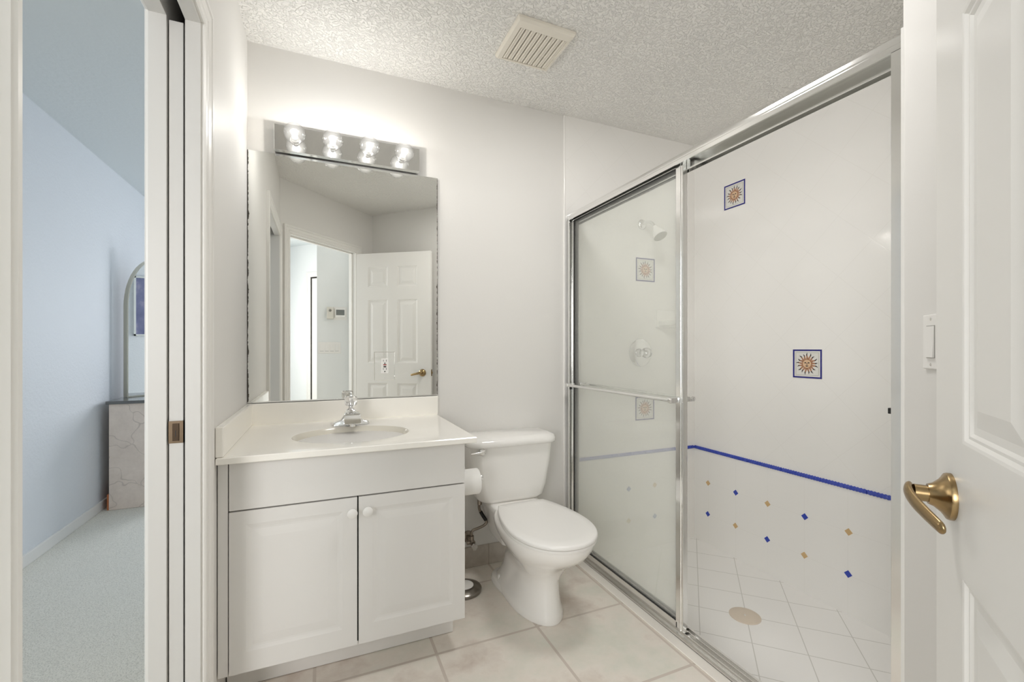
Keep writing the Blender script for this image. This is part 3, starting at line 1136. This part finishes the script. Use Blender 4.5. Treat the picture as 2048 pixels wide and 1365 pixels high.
# foot flange with floor bolts
bm = B()
loft(bm, [egg(1.70, 2.10, 0.113, 0.0008, sq=2.4, cy=1.98), egg(1.70, 2.10, 0.115, 0.012, sq=2.4, cy=1.98), egg(1.71, 2.09, 0.108, 0.026, sq=2.4, cy=1.98)])
obj('foot', bm, CERAMIC, to, smooth=60)
for sx in (-1, 1):
    bm = B(); lathe(bm, [(0, 0), (0.0135, 0), (0.0135, 0.016), (0.010, 0.023), (0, 0.025)], Matrix.Translation((TX + sx * 0.086, 1.965, 0.026)), 24)
    obj('bolt_cap', bm, PLASTIC, to, smooth=40)

LIDP = [(0.0, 1.388), (0.045, 1.393), (0.088, 1.412), (0.128, 1.447), (0.158, 1.497), (0.176, 1.560), (0.181, 1.625), (0.175, 1.700), (0.160, 1.775), (0.140, 1.840), (0.120, 1.885), (0.112, 1.893), (0.060, 1.897), (0.0, 1.898)]


def lid_ring(k, z, dy=0.0):
    P = spline([(x, y, 0) for x, y in LIDP], 4)
    cyy = 1.65
    r = [(TX - 0.011 + p.x * k * 0.972, cyy + (p.y - cyy) * k + dy, z) for p in P]
    l = [(TX - 0.011 - p.x * k * 0.972, cyy + (p.y - cyy) * k + dy, z) for p in P[1:-1]]
    return r + l[::-1]


bm = B()
loft(bm, [lid_ring(0.95, 0.3795), lid_ring(0.985, 0.3805), lid_ring(0.990, 0.386), lid_ring(0.985, 0.391), lid_ring(0.965, 0.3925)])
obj('seat', bm, PLASTIC, to, smooth=50)
bm = B()
loft(bm, [lid_ring(0.97, 0.3940), lid_ring(0.998, 0.3955), lid_ring(1.0, 0.402), lid_ring(0.992, 0.4075), lid_ring(0.97, 0.4100), lid_ring(0.80, 0.4120), lid_ring(0.4, 0.4130)])
obj('lid', bm, PLASTIC, to, smooth=50)


def tank_ring(hw, yf, yb, z, bow=0.018, r=0.045, n=60):
    pts = []
    base = rrect(hw, (yb - yf) / 2, r, z, TX - 0.002, (yf + yb) / 2, 9)
    for x, y, zz in base:
        u = (x - TX) / hw
        if y < (yf + yb) / 2:
            y -= bow * max(0, (1 - u * u))
        pts.append((x, y, zz))
    return pts


bm = B()
loft(bm, [tank_ring(0.130, 2.02, 2.150, 0.376, 0.010), tank_ring(0.158, 2.000, 2.165, 0.382, 0.014), tank_ring(0.176, 1.990, 2.172, 0.400, 0.018), tank_ring(0.190, 1.987, 2.176, 0.450, 0.020), tank_ring(0.208, 1.983, 2.178, 0.550, 0.022), tank_ring(0.221, 1.980, 2.178, 0.655, 0.023)])
obj('tank', bm, CERAMIC, to, smooth=60)
bm = B()
loft(bm, [tank_ring(0.222, 1.976, 2.178, 0.6555, 0.024, 0.05), tank_ring(0.233, 1.966, 2.180, 0.657, 0.026, 0.055), tank_ring(0.237, 1.962, 2.182, 0.664, 0.027, 0.06), tank_ring(0.236, 1.963, 2.182, 0.680, 0.027, 0.06), tank_ring(0.228, 1.972, 2.178, 0.693, 0.026, 0.058), tank_ring(0.205, 1.995, 2.165, 0.700, 0.024, 0.05)])
obj('tank_lid', bm, CERAMIC, to, smooth=60)
bm = B()
lathe(bm, [(0, 0), (0.0165, 0), (0.0165, 0.006), (0.011, 0.010), (0, 0.011)], frame_at((0.694, 1.971, 0.640), (0, -1, 0)), 28)
fl = obj('flush_lever', bm, SATIN, to, smooth=40)
bm = B()
tube(bm, [(0.698, 1.960, 0.640), (0.680, 1.957, 0.639), (0.655, 1.957, 0.637), (0.636, 1.960, 0.636)], [0.007, 0.006, 0.005, 0.0035], 12, flat=0.7)
cyl(bm, (0.696, 1.968, 0.640), (0.696, 1.957, 0.640), 0.008, 16)
obj('lever_arm', bm, SATIN, fl, smooth=50)

# supply line and shut off valve
sl = thing('water_supply_line', 'kinked metal supply tube and shut-off valve behind the toilet', 'plumbing', (0.69, YB, 0.17))
METAL_D = mat('tarnished_chrome', (0.30, 0.26, 0.22), 0.28, 1.0)
bm = B(); tube(bm, spline([(0.722, 2.09, 0.380), (0.722, 2.10, 0.345), (0.728, 2.11, 0.318), (0.742, 2.11, 0.292), (0.762, 2.11, 0.262), (0.764, 2.11, 0.246), (0.748, 2.11, 0.234), (0.720, 2.11, 0.226), (0.694, 2.11, 0.220), (0.686, 2.112, 0.205), (0.688, 2.115, 0.185)], 5), 0.0066, 12)
obj('supply_tube', bm, METAL_D, sl, smooth=60)
bm = B(); tube(bm, spline([(0.733, 2.107, 0.308), (0.744, 2.107, 0.288), (0.760, 2.107, 0.262)], 4), 0.0085, 12)
obj('black_sleeve', bm, BLACK, sl, smooth=60)
bm = B(); cyl(bm, (0.722, 2.09, 0.352), (0.722, 2.09, 0.386), 0.012, 8); obj('coupling_nut', bm, METAL_D, sl)
bm = B()
lathe(bm, [(0, 0), (0.030, 0), (0.028, 0.006), (0.012, 0.010), (0.010, 0.060), (0.014, 0.062), (0.014, 0.085), (0.009, 0.090), (0.009, 0.098), (0, 0.098)], frame_at((0.690, YB - 0.001, 0.160), (0, -1, 0)), 20)
cyl(bm, (0.689, 2.113, 0.160), (0.688, 2.113, 0.192), 0.011, 8)
cyl(bm, (0.690, 2.113, 0.160), (0.662, 2.113, 0.160), 0.009, 14)
obj('shutoff_valve', bm, METAL_D, sl, smooth=40)
bm = B()
hp = []
for k in range(32):
    a = 2 * math.pi * k / 32
    r = 0.017 + 0.0018 * math.cos(6 * a)
    hp.append((r * math.cos(a) * 0.8, r * math.sin(a)))
Mv = frame_at((0.692, 2.088, 0.150), (0.1, -0.9, -0.3))
prism(bm, hp, 0, 0.012, Mv)
obj('valve_handle', bm, SATIN, sl, smooth=40)

# brush holder
br = thing('toilet_brush_stand', 'round dark metal floor stand with white inner cup beside the toilet', 'toilet brush', (0.608, 1.985, 0))
bm = B(); lathe(bm, [(0, 0.001), (0.082, 0.001), (0.083, 0.012), (0.080, 0.016), (0.055, 0.026), (0.046, 0.028), (0.046, 0.022), (0, 0.022)], Matrix.Translation((0.608, 1.985, 0)), 48)
obj('base', bm, mat('dark_brushed_metal', (0.30, 0.28, 0.25), 0.25, 1.0), br, smooth=35)
bm = B(); lathe(bm, [(0, 0.022), (0.044, 0.022), (0.045, 0.027), (0.038, 0.030), (0, 0.030)], Matrix.Translation((0.608, 1.985, 0)), 40); obj('inner_cup', bm, PLASTIC, br, smooth=40)
bm = B(); cyl(bm, (0.585, 1.985, 0.04), (0.585, 1.985, 0.38), 0.006, 14); obj('handle', bm, SATIN, br, smooth=40)

# ------------------------------------------------------------------ shower enclosure
fr = thing('shower_enclosure', 'silver aluminium shower enclosure frame with header, sill track and wall jambs', 'shower enclosure', (XD + 0.03, 1.4, 0))
YE = 0.6035
bm = B()
hp = [(XD - 0.002, 1.843), (XD - 0.002, 1.858), (XD + 0.002, 1.862), (XD + 0.002, 1.868), (XD + 0.006, 1.880), (XD + 0.014, 1.886), (XD + 0.060, 1.886), (XD + 0.066, 1.880), (XD + 0.066, 1.822), (XD + 0.060, 1.822), (XD + 0.060, 1.872),
      (XD + 0.036, 1.872), (XD + 0.036, 1.822), (XD + 0.033, 1.822), (XD + 0.033, 1.872), (XD + 0.003, 1.872), (XD + 0.003, 1.843)]
ys = (YE, YB - 0.009)
r0 = [(x, ys[0], z) for x, z in hp]
r1 = [(x, ys[1], z) for x, z in hp]
loft(bm, [r0, r1])
obj('header_rail', bm, BRIGHT, fr)
bm = B()
tp_ = [(XD - 0.003, 0.0012), (XD - 0.003, 0.012), (XD + 0.001, 0.018), (XD + 0.012, 0.020), (XD + 0.012, 0.028), (XD + 0.015, 0.028), (XD + 0.015, 0.016), (XD + 0.032, 0.016), (XD + 0.032, 0.030), (XD + 0.035, 0.030), (XD + 0.035, 0.016), (XD + 0.055, 0.016), (XD + 0.055, 0.026), (XD + 0.064, 0.026), (XD + 0.064, 0.0012)]
loft(bm, [[(x, ys[0], z) for x, z in tp_], [(x, ys[1], z) for x, z in tp_]])
obj('sill_track', bm, SATIN, fr)
for (ya, yb_, nm) in ((YE, YE + 0.024, 'jamb'), (YB - 0.040, YB - 0.009, 'jamb')):
    bm = B()
    box(bm, (XD - 0.002, ya, 0.016), (XD + 0.002, yb_, 1.845)); box(bm, (XD + 0.060, ya, 0.016), (XD + 0.064, yb_, 1.845))
    m0 = (ya, ya + 0.004) if ya == YE else (yb_ - 0.004, yb_)
    box(bm, (XD - 0.002, m0[0], 0.016), (XD + 0.064, m0[1], 1.845))
    m1 = (yb_ - 0.012, yb_ - 0.010) if ya == YE else (ya + 0.010, ya + 0.012)
    box(bm, (XD + 0.002, m1[0], 0.016), (XD + 0.028, m1[1], 1.845))
    obj(nm, bm, BRIGHT, fr, bev=0.0008)
for (y, z) in ((YE + 0.027, 0.975), (YB - 0.043, 0.905)):
    bm = B(); box(bm, (XD - 0.001, y - 0.004, z - 0.007), (XD + 0.012, y + 0.004, z + 0.007), bev=0.001)
    obj('rubber_bumper', bm, BLACK, fr)


def shower_door(x, y0, y1, z0, z1, lab, outer):
    t_ = thing('shower_door', lab, 'shower door', (x, (y0 + y1) / 2, z0), group='sliding shower doors')
    wd, th = 0.030, 0.009
    b = B()
    for (ya, yb_) in ((y0, y0 + wd + 0.008), (y1 - 0.020, y1)):
        box(b, (x - th, ya, z0), (x + th, yb_, z1), bev=0.002)
        box(b, (x - th - 0.002, ya + 0.010, z0 + 0.004), (x - th + 0.001, ya + 0.018, z1 - 0.004), bev=0.0006)
    obj('stile', b, BRIGHT, t_)
    b = B(); box(b, (x - th, y0 + wd, z1 - 0.028), (x + th, y1 - 0.015, z1), bev=0.0015); obj('top_rail', b, BRIGHT, t_)
    b = B(); box(b, (x - th, y0 + wd, z0), (x + th, y1 - 0.015, z0 + 0.030), bev=0.0015); obj('bottom_rail', b, SATIN, t_)
    b = B()
    ga, gb, gc, gd = y0 + wd + 0.008, y1 - 0.020, z0 + 0.030, z1 - 0.028
    for lo, hi in (((ga, gc), (gb, gc + 0.004)), ((ga, gd - 0.005), (gb, gd)), ((gb - 0.005, gc), (gb, gd)), ((ga, gc), (ga + 0.002, gd))):
        box(b, (x - 0.006, lo[0], lo[1]), (x + 0.006, hi[0], hi[1]))
    obj('black_gasket', b, BLACK, t_)
    b = B(); box(b, (x - 0.0025, ga + 0.001, gc + 0.001), (x + 0.0025, gb - 0.001, gd - 0.001)); obj('glass_pane', b, FILM, t_)
    sx = -1 if outer else 1
    zb = 0.925
    xb = x + sx * 0.050
    ye = y0 + 0.020
    b = B()
    cyl(b, (xb, ye - 0.004, zb), (xb, y1 - 0.02, zb), 0.0075, 16)
    tb = obj('towel_bar', b, BRIGHT, t_, smooth=40)
    for y in (ye, y1 - 0.028):
        b = B()
        box(b, (min(xb - sx * 0.002, x + sx * th), y - 0.008, zb - 0.011), (max(xb - sx * 0.002, x + sx * th), y + 0.008, zb + 0.011), bev=0.003)
        lathe(b, [(0, 0), (0.0115, 0.0), (0.0115, 0.014), (0.009, 0.020), (0, 0.021)], frame_at((xb, y + 0.008, zb), (0, -1, 0)), 20)
        obj('bar_bracket', b, CHROME, t_, smooth=40)
    return t_


shower_door(XD + 0.0225, 1.318, 2.152, 0.021, 1.866, 'outer sliding shower door with a towel bar facing the toilet', True)
shower_door(XD + 0.0475, 1.336, 2.168, 0.021, 1.866, 'inner sliding shower door directly behind the outer one, bar on the shower side', False)

# shower fittings
sh = thing('shower_spray_fixture', 'shower head on a bent arm, high on the wall behind the glass', 'shower', (1.800, YB - 0.009, 1.884))
bm = B(); lathe(bm, [(0, 0), (0.032, 0), (0.031, 0.004), (0.020, 0.012), (0.009, 0.015), (0, 0.015)], frame_at((1.800, YB - 0.0085, 1.884), (0, -1, 0)), 32); obj('flange', bm, CHROME, sh, smooth=40)
bm = B(); tube(bm, spline([(1.800, YB - 0.02, 1.884), (1.800, YB - 0.06, 1.886), (1.801, YB - 0.095, 1.872), (1.803, YB - 0.120, 1.842)], 5), 0.0095, 16); obj('shower_arm', bm, CHROME, sh, smooth=60)
hd = Vector((0.10, -0.50, -0.86)).normalized()
bm = B(); lathe(bm, [(0, -0.002), (0.013, 0), (0.015, 0.010), (0.020, 0.020), (0.033, 0.045), (0.041, 0.070), (0.042, 0.078), (0, 0.078)], frame_at((1.803, YB - 0.118, 1.846), hd), 36)
h_ = obj('spray_head', bm, PLASTIC, sh, smooth=45)
bm = B(); lathe(bm, [(0, 0), (0.039, 0), (0.037, 0.003), (0, 0.003)], frame_at(Vector((1.803, YB - 0.118, 1.846)) + hd * 0.078, hd), 36); obj('spray_face', bm, mat('grey_nozzle_face', (0.33, 0.33, 0.28), 0.5), h_, smooth=35)

va = thing('shower_valve', 'round chrome shower valve plate with clear knob on the tiled wall', 'shower valve', (1.787, YB - 0.009, 1.100))
bm = B(); lathe(bm, [(0, 0), (0.084, 0), (0.084, 0.003), (0.078, 0.007), (0.045, 0.012), (0.030, 0.014), (0, 0.014)], frame_at((1.787, YB - 0.0085, 1.100), (0, -1, 0)), 56); obj('escutcheon', bm, CHROME, va, smooth=40)
bm = B(); lathe(bm, [(0, 0), (0.016, 0), (0.016, 0.022), (0.028, 0.026), (0.031, 0.036), (0.031, 0.054), (0.026, 0.062), (0, 0.064)], frame_at((1.787, YB - 0.022, 1.100), (0, -1, 0)), 36); obj('knob', bm, ACRYLIC, va, smooth=40)

so = thing('soap_dish', 'white ceramic soap dish set in the tiled shower wall', 'soap dish', (1.98, YB - 0.009, 1.31))
bm = B(); box(bm, (1.905, YB - 0.018, 1.255), (2.055, YB - 0.0082, 1.365), bev=0.004); obj('back_plate', bm, CERAMIC, so)
bm = B()
rings = []
for k, z in ((0.86, 1.268), (0.97, 1.280), (1.0, 1.295), (0.93, 1.296), (0.90, 1.284), (0.75, 1.276)):
    rings.append([(1.98 + 0.062 * k * math.cos(math.pi * i / 20), YB - 0.017 - 0.068 * k * math.sin(math.pi * i / 20), z) for i in range(21)])
loft(bm, rings)
obj('tray', bm, CERAMIC, so, smooth=50)

dr = thing('shower_drain', 'round tan drain cover on the white shower floor', 'drain', (1.782, 1.448, -0.10))
bm = B(); lathe(bm, [(0, 0), (0.066, 0), (0.066, 0.003), (0.062, 0.0045), (0, 0.0045)], Matrix.Translation((1.782, 1.448, -0.0995)), 48); obj('cover', bm, DRAIN, dr, smooth=30)
bm = B(); lathe(bm, [(0, 0), (0.005, 0), (0.004, 0.0015), (0, 0.0015)], Matrix.Translation((1.782, 1.448, -0.0952)), 16); obj('screw', bm, SATIN, dr)


# decorative tiles. local frame: X across, Y up, Z out of the wall
def wall_frame(side, h, z):
    if side == 'back':
        m = Matrix(((1, 0, 0), (0, 0, 1), (0, 1, 0))).to_4x4()
        m = Matrix(((1, 0, 0, h), (0, 0, -1, YB - 0.0082), (0, 1, 0, z), (0, 0, 0, 1)))
    else:
        m = Matrix(((0, 0, -1, XS - 0.0002), (-1, 0, 0, h), (0, 1, 0, z), (0, 0, 0, 1)))
    return m


def flat(b, pts, z0, z1, M):
    lo = [b.verts.new(M @ Vector((p[0], p[1], z0))) for p in pts]
    hi = [b.verts.new(M @ Vector((p[0], p[1], z1))) for p in pts]
    b.faces.new(hi)
    for i in range(len(pts)):
        j = (i + 1) % len(pts)
        b.faces.new((lo[i], lo[j], hi[j], hi[i]))


def sun_tile(side, h, z, lab):
    M = wall_frame(side, h, z)
    t_ = thing('sun_tile', lab, 'decorative tile', M.translation, group='sun face tiles in the shower')
    S = 0.0715
    b = B()
    box(b, (-S, -S, 0.0), (S, S, 0.0016), M)
    obj('glazed_base', b, mat_cache('tile_base', lambda: MOTIF_BG), t_)
    b = B()
    w = 0.0075
    for lo, hi in (((-S, S - w), (S, S)), ((-S, -S), (S, -S + w)), ((-S, -S + w), (-S + w, S - w)), ((S - w, -S + w), (S, S - w))):
        box(b, (*lo, 0.0014), (*hi, 0.0024), M)
    obj('blue_border', b, BLUE_DK, t_)
    b = B()
    q, w = S - 0.0150, 0.0011
    for lo, hi in (((-q, q - w), (q, q)), ((-q, -q), (q, -q + w)), ((-q, -q + w), (-q + w, q - w)), ((q - w, -q + w), (q, q - w))):
        box(b, (*lo, 0.0014), (*hi, 0.0020), M)
    obj('inner_line', b, THINLINE, t_)
    # wavy rays
    b1, b2 = B(), B()
    nr = 17
    for k in range(nr):
        a = 2 * math.pi * k / nr + math.pi / 2
        ca, sa = math.cos(a), math.sin(a)
        L = 0.055 if k % 2 == 0 else 0.051
        sg = 1 if k % 3 else -1
        left, right = [], []
        for i in range(9):
            u = i / 8
            r = 0.018 + (L - 0.018) * u
            wv = 0.0024 * math.sin(u * 2.2 * math.pi) * sg * u
            hw = 0.0046 * (1 - u) ** 0.6 + 0.0005
            left.append((r * ca - (wv + hw) * sa, r * sa + (wv + hw) * ca))
            right.append((r * ca - (wv - hw) * sa, r * sa + (wv - hw) * ca))
        flat(b1, left[:6] + right[:6][::-1], 0.0014, 0.0020, M)
        flat(b2, left[5:] + right[5:][::-1], 0.0014, 0.0021, M)
    obj('sun_rays', b1, ORANGE, t_)
    obj('dark_ray_tips', b2, INK, t_)
    b = B()
    flat(b, [(0.0205 * math.cos(2 * math.pi * i / 28), 0.0205 * math.sin(2 * math.pi * i / 28)) for i in range(28)], 0.0014, 0.0026, M)
    sf = obj('sun_face', b, PEACH, t_)
    b = B()
    ov = lambda cx, cy, rx, ry: [(cx + rx * math.cos(2 * math.pi * i / 14), cy + ry * math.sin(2 * math.pi * i / 14)) for i in range(14)]
    flat(b, ov(-0.0080, 0.0050, 0.0052, 0.0028), 0.0024, 0.0029, M)
    flat(b, ov(0.0080, 0.0050, 0.0052, 0.0028), 0.0024, 0.0029, M)
    flat(b, ov(0.0, -0.0110, 0.0068, 0.0027), 0.0024, 0.0029, M)
    flat(b, [(-0.0012, 0.003), (-0.0022, -0.004), (0.0022, -0.004), (0.0012, 0.003)], 0.0024, 0.0028, M)
    obj('face_features', b, INK, sf)


_mc = {}


def mat_cache(k, f):
    if k not in _mc:
        _mc[k] = f()
    return _mc[k]


BLUE_DK = mat('navy_blue_glaze', (0.022, 0.022, 0.20), 0.2)
THINLINE = mat('olive_line_glaze', (0.30, 0.30, 0.22), 0.3)
sun_tile('side', 1.875, 2.025, 'sun face tile high on the right shower wall, seen through the open doorway')
sun_tile('side', 1.452, 1.050, 'sun face tile at mid height of the right shower wall, lowest one there')
sun_tile('side', 1.026, 2.020, 'sun face tile almost hidden behind the right shower jamb')
sun_tile('back', 1.824, 1.608, 'sun face tile behind the glass below the shower head')
sun_tile('back', 1.820, 0.760, 'sun face tile behind the glass below the valve plate')

# rope border
def rope(b, p0, p1, axis_out, r=0.0095, seg=0.1985):
    p0, p1 = Vector(p0), Vector(p1)
    d = (p1 - p0).normalized()
    out = Vector(axis_out)
    up = Vector((0, 0, 1))
    L = (p1 - p0).length
    pos = 0.0
    while pos < L - 0.01:
        e = min(pos + seg, L)
        nseg = int((e - pos) / 0.0016)
        rings = []
        for i in range(nseg + 1):
            q = pos + (e - pos - 0.002) * i / nseg
            ring = []
            for k in range(9):
                a = -math.pi / 2 + math.pi * k / 8
                rr_ = r * (1 + 0.13 * math.cos(2 * math.pi * q / 0.0135 + a * 1.6))
                if i in (0, nseg):
                    rr_ *= 0.8
                ring.append(p0 + d * q + out * (rr_ * math.cos(a)) + up * (rr_ * 1.05 * math.sin(a)))
            rings.append(ring)
        vr = [[b.verts.new(p) for p in r_] for r_ in rings]
        for x, y in zip(vr, vr[1:]):
            for k in range(8):
                b.faces.new((x[k], x[k + 1], y[k + 1], y[k]))
        b.faces.new(vr[0]); b.faces.new(vr[-1])
        pos += seg


bm = B(); rope(bm, (XS, YB - 0.010, 0.490), (XS, 0.605, 0.490), (-1, 0, 0))
tag(obj('rope_tile_border', bm, BLUE, smooth=60), 'cobalt blue twisted rope tile border along the right shower wall', 'tile border', 'blue rope borders')
bm = B(); rope(bm, (XS - 0.010, YB - 0.008, 0.490), (XD + 0.07, YB - 0.008, 0.490), (0, -1, 0))
tag(obj('rope_tile_border', bm, BLUE, smooth=60), 'cobalt blue twisted rope tile border on the shower back wall, mostly behind glass', 'tile border', 'blue rope borders')


def accent(side, h, z, color, lab):
    M = wall_frame(side, h, z)
    b = B()
    s = 0.0135
    box(b, (-s, -s, 0.0), (s, s, 0.0016), M @ Matrix.Rotation(math.radians(45), 4, 'Z') @ Matrix.Scale(0.92, 4), bev=0.0006)
    M0 = Matrix.Translation(-M.translation)
    bmesh.ops.transform(b, matrix=M0, verts=b.verts)
    o = obj('accent_tile', b, color)
    o.location = M.translation
    tag(o, lab, 'accent tile', 'small diamond accent tiles in the shower')


ordn = ['first', 'second', 'third', 'fourth', 'fifth', 'sixth', 'seventh']
for k in range(5):
    y = 2.069 - 0.2015 * k
    up_t = (k % 2 == 0)
    accent('side', y, 0.284, TAN if up_t else BLUE, '%s diamond tile, right shower wall, upper row, %s from the corner' % ('tan' if up_t else 'blue', ordn[k]))
    accent('side', y + 0.002, 0.090, BLUE if up_t else TAN, '%s diamond tile, right shower wall, lower row, %s from the corner' % ('blue' if up_t else 'tan', ordn[k]))
for k, x in enumerate((2.095, 1.897, 1.700)):
    up_t = (k % 2 == 1)
    accent('back', x, 0.280, TAN if up_t else BLUE, '%s diamond tile behind the glass, upper row, %s from the corner' % ('tan' if up_t else 'blue', ordn[k]))
    accent('back', x, 0.087, BLUE if up_t else TAN, '%s diamond tile behind the glass, lower row, %s from the corner' % ('blue' if up_t else 'tan', ordn[k]))

# ------------------------------------------------------------------ light switch beside the shower
def on_diag(sc_, t_, z, ang):
    x, y = st(sc_, t_)
    return x, y, z


SWS, SWZ = 1.183, 1.141
Msw = Matrix.Translation((*st(SWS, TC - 0.0002), SWZ)) @ Matrix(((1 / R2, 0, -1 / R2, 0), (1 / R2, 0, 1 / R2, 0), (0, 1, 0, 0), (0, 0, 0, 1)))
sw = thing('light_switch', 'white single rocker light switch on the wall between shower and open door', 'light switch', Msw.translation)
bm = B(); box(bm, (-0.035, -0.057, 0), (0.035, 0.057, 0.005), Msw, bev=0.002); obj('wall_plate', bm, PLASTIC, sw)
bm = B(); box(bm, (-0.017, -0.034, 0.0048), (0.017, 0.034, 0.0058), Msw); obj('rocker_surround', bm, mat('grey_gap', (0.35, 0.34, 0.32), 0.6), sw)
bm = B()
vs = box(bm, (-0.016, -0.0325, 0.005), (0.016, 0.0325, 0.0095), Matrix.Identity(4))
for v in bm.verts:
    if v.co.z > 0.008 and v.co.y > 0:
        v.co.z -= 0.003
bmesh.ops.transform(bm, matrix=Msw, verts=bm.verts)
obj('rocker', bm, PLASTIC, sw)
for q in (-0.0475, 0.0475):
    bm = B(); lathe(bm, [(0, 0), (0.003, 0), (0.003, 0.001), (0, 0.0012)], Msw @ Matrix.Translation((0, q, 0.0048)), 12); obj('screw', bm, SATIN, sw)

# ------------------------------------------------------------------ hall devices seen in the mirror (on the side wall of the hall)
def hall_frame(x, z):
    # local X runs towards +x, Y up, Z out of the wall (+y)
    return Matrix(((1, 0, 0, x), (0, 0, 1, YHL + 0.0015), (0, 1, 0, z), (0, 0, 0, 1)))


Mh = hall_frame(0.172, 1.482)
th = thing('thermostat', 'white programmable thermostat with grey screen on the hall wall, seen in the mirror', 'thermostat', Mh.translation)
bm = B(); box(bm, (-0.061, -0.066, 0), (0.061, 0.066, 0.003), Mh, bev=0.001); obj('back_plate', bm, PLASTIC, th)
bm = B(); box(bm, (-0.050, -0.040, 0.003), (0.048, 0.050, 0.022), Mh, bev=0.004); obj('housing', bm, PLASTIC, th)
bm = B(); box(bm, (-0.040, -0.018, 0.0215), (0.038, 0.036, 0.0228), Mh); obj('screen', bm, GREY, th)
Mh = hall_frame(0.078, 1.482)
ht = thing('humidistat', 'beige wall control with a round dial beside the thermostat, seen in the mirror', 'wall control', Mh.translation)
bm = B(); box(bm, (-0.030, -0.058, 0), (0.030, 0.058, 0.040), Mh, bev=0.003); obj('housing', bm, BEIGE_P, ht)
bm = B(); lathe(bm, [(0, 0), (0.013, 0), (0.012, 0.006), (0, 0.007)], Mh @ Matrix.Translation((0, 0.026, 0.0395)), 24); obj('dial', bm, mat('dark_dial', (0.22, 0.21, 0.19), 0.3, 0.6), ht, smooth=40)
Mh = hall_frame(0.072, 1.142)
s4 = thing('four_gang_switch', 'wide white four-rocker switch plate on the hall wall, seen in the mirror', 'light switch', Mh.translation)
bm = B(); box(bm, (-0.104, -0.057, 0), (0.104, 0.057, 0.005), Mh, bev=0.002); obj('wall_plate', bm, PLASTIC, s4)
for k in range(4):
    x = -0.069 + 0.046 * k
    bm = B(); box(bm, (x - 0.0165, -0.033, 0.0045), (x + 0.0165, 0.033, 0.009), Mh, bev=0.001); obj('rocker', bm, PLASTIC, s4)
    bm = B(); box(bm, (x - 0.0165, -0.0355, 0.0045), (x + 0.0165, -0.0335, 0.0056), Mh); obj('rocker_gap', bm, GREY, s4)

# ------------------------------------------------------------------ bedroom furniture
dz = 0.760
dre = thing('stone_clad_dresser', 'grey veined stone-look dresser with dark top on the bedroom carpet', 'dresser', (-1.13, 4.25, 0))
bm = B(); box(bm, (-1.355, 3.93, 0.002), (-0.93, 4.62, dz - 0.022)); obj('body', bm, STONE, dre, bev=0.002)
bm = B(); box(bm, (-1.368, 3.915, dz - 0.0215), (-0.915, 4.63, dz), bev=0.002); obj('top', bm, STONE_TOP, dre)
bm = B(); box(bm, (-1.367, 3.935, 0.002), (-1.356, 4.60, 0.112)); obj('wooden_plinth', bm, WOODSKID, dre)

am = thing('arched_mirror', 'tall arched mirror with thin champagne frame standing on the stone dresser', 'mirror', (-1.362, 4.20, dz), math.radians(50))


def arch(hw, z0, zs, ztop, n=28):
    pts = [(0 + 0.23 - hw, z0)]
    for k in range(n + 1):
        a = math.pi - math.pi * k / n
        pts.append((0.23 + hw * math.cos(a), zs + (ztop - zs) * math.sin(a)))
    pts.append((0.23 + hw, z0))
    return pts


bm = B()
o_, i_ = arch(0.23, 0.001, 0.68, 1.075), arch(0.222, 0.009, 0.68, 1.067)
rings = []
for (pa, yy) in ((i_, -0.040), (o_, -0.040), (o_, 0.0), (i_, 0.0)):
    rings.append([(x, yy, z) for x, z in pa])
vr = [[bm.verts.new(p) for p in r] for r in rings]
nn = len(o_)
for a in range(4):
    p, q = vr[a], vr[(a + 1) % 4]
    for i in range(nn):
        j = (i + 1) % nn
        bm.faces.new((p[i], p[j], q[j], q[i]))
obj('frame', bm, PALE_METAL, am, local=True)
bm = B()
lo = [bm.verts.new((x, -0.036, z)) for x, z in i_]
hi = [bm.verts.new((x, -0.004, z)) for x, z in i_]
bm.faces.new(lo); bm.faces.new(hi)
for i in range(nn):
    bm.faces.new((lo[i], lo[(i + 1) % nn], hi[(i + 1) % nn], hi[i]))
obj('mirror_glass', bm, MIRROR2, am, local=True)

pf = thing('framed_picture', 'blue violet picture in a pale frame, seen in the arched mirror', 'picture', (1.598, 4.2, 1.66))
bm = B()
y0, y1, z0, z1 = 3.85, 4.55, 1.285, 2.035
for lo, hi in (((y0, z0), (y1, z0 + 0.02)), ((y0, z1 - 0.02), (y1, z1)), ((y0, z0), (y0 + 0.02, z1)), ((y1 - 0.02, z0), (y1, z1))):
    box(bm, (1.570, *lo), (1.5985, *hi))
obj('frame', bm, mat('pale_picture_frame', (0.7, 0.72, 0.7), 0.4), pf)
bm = B(); box(bm, (1.580, y0 + 0.018, z0 + 0.018), (1.590, y1 - 0.018, z1 - 0.018)); obj('canvas', bm, PAINTING, pf)
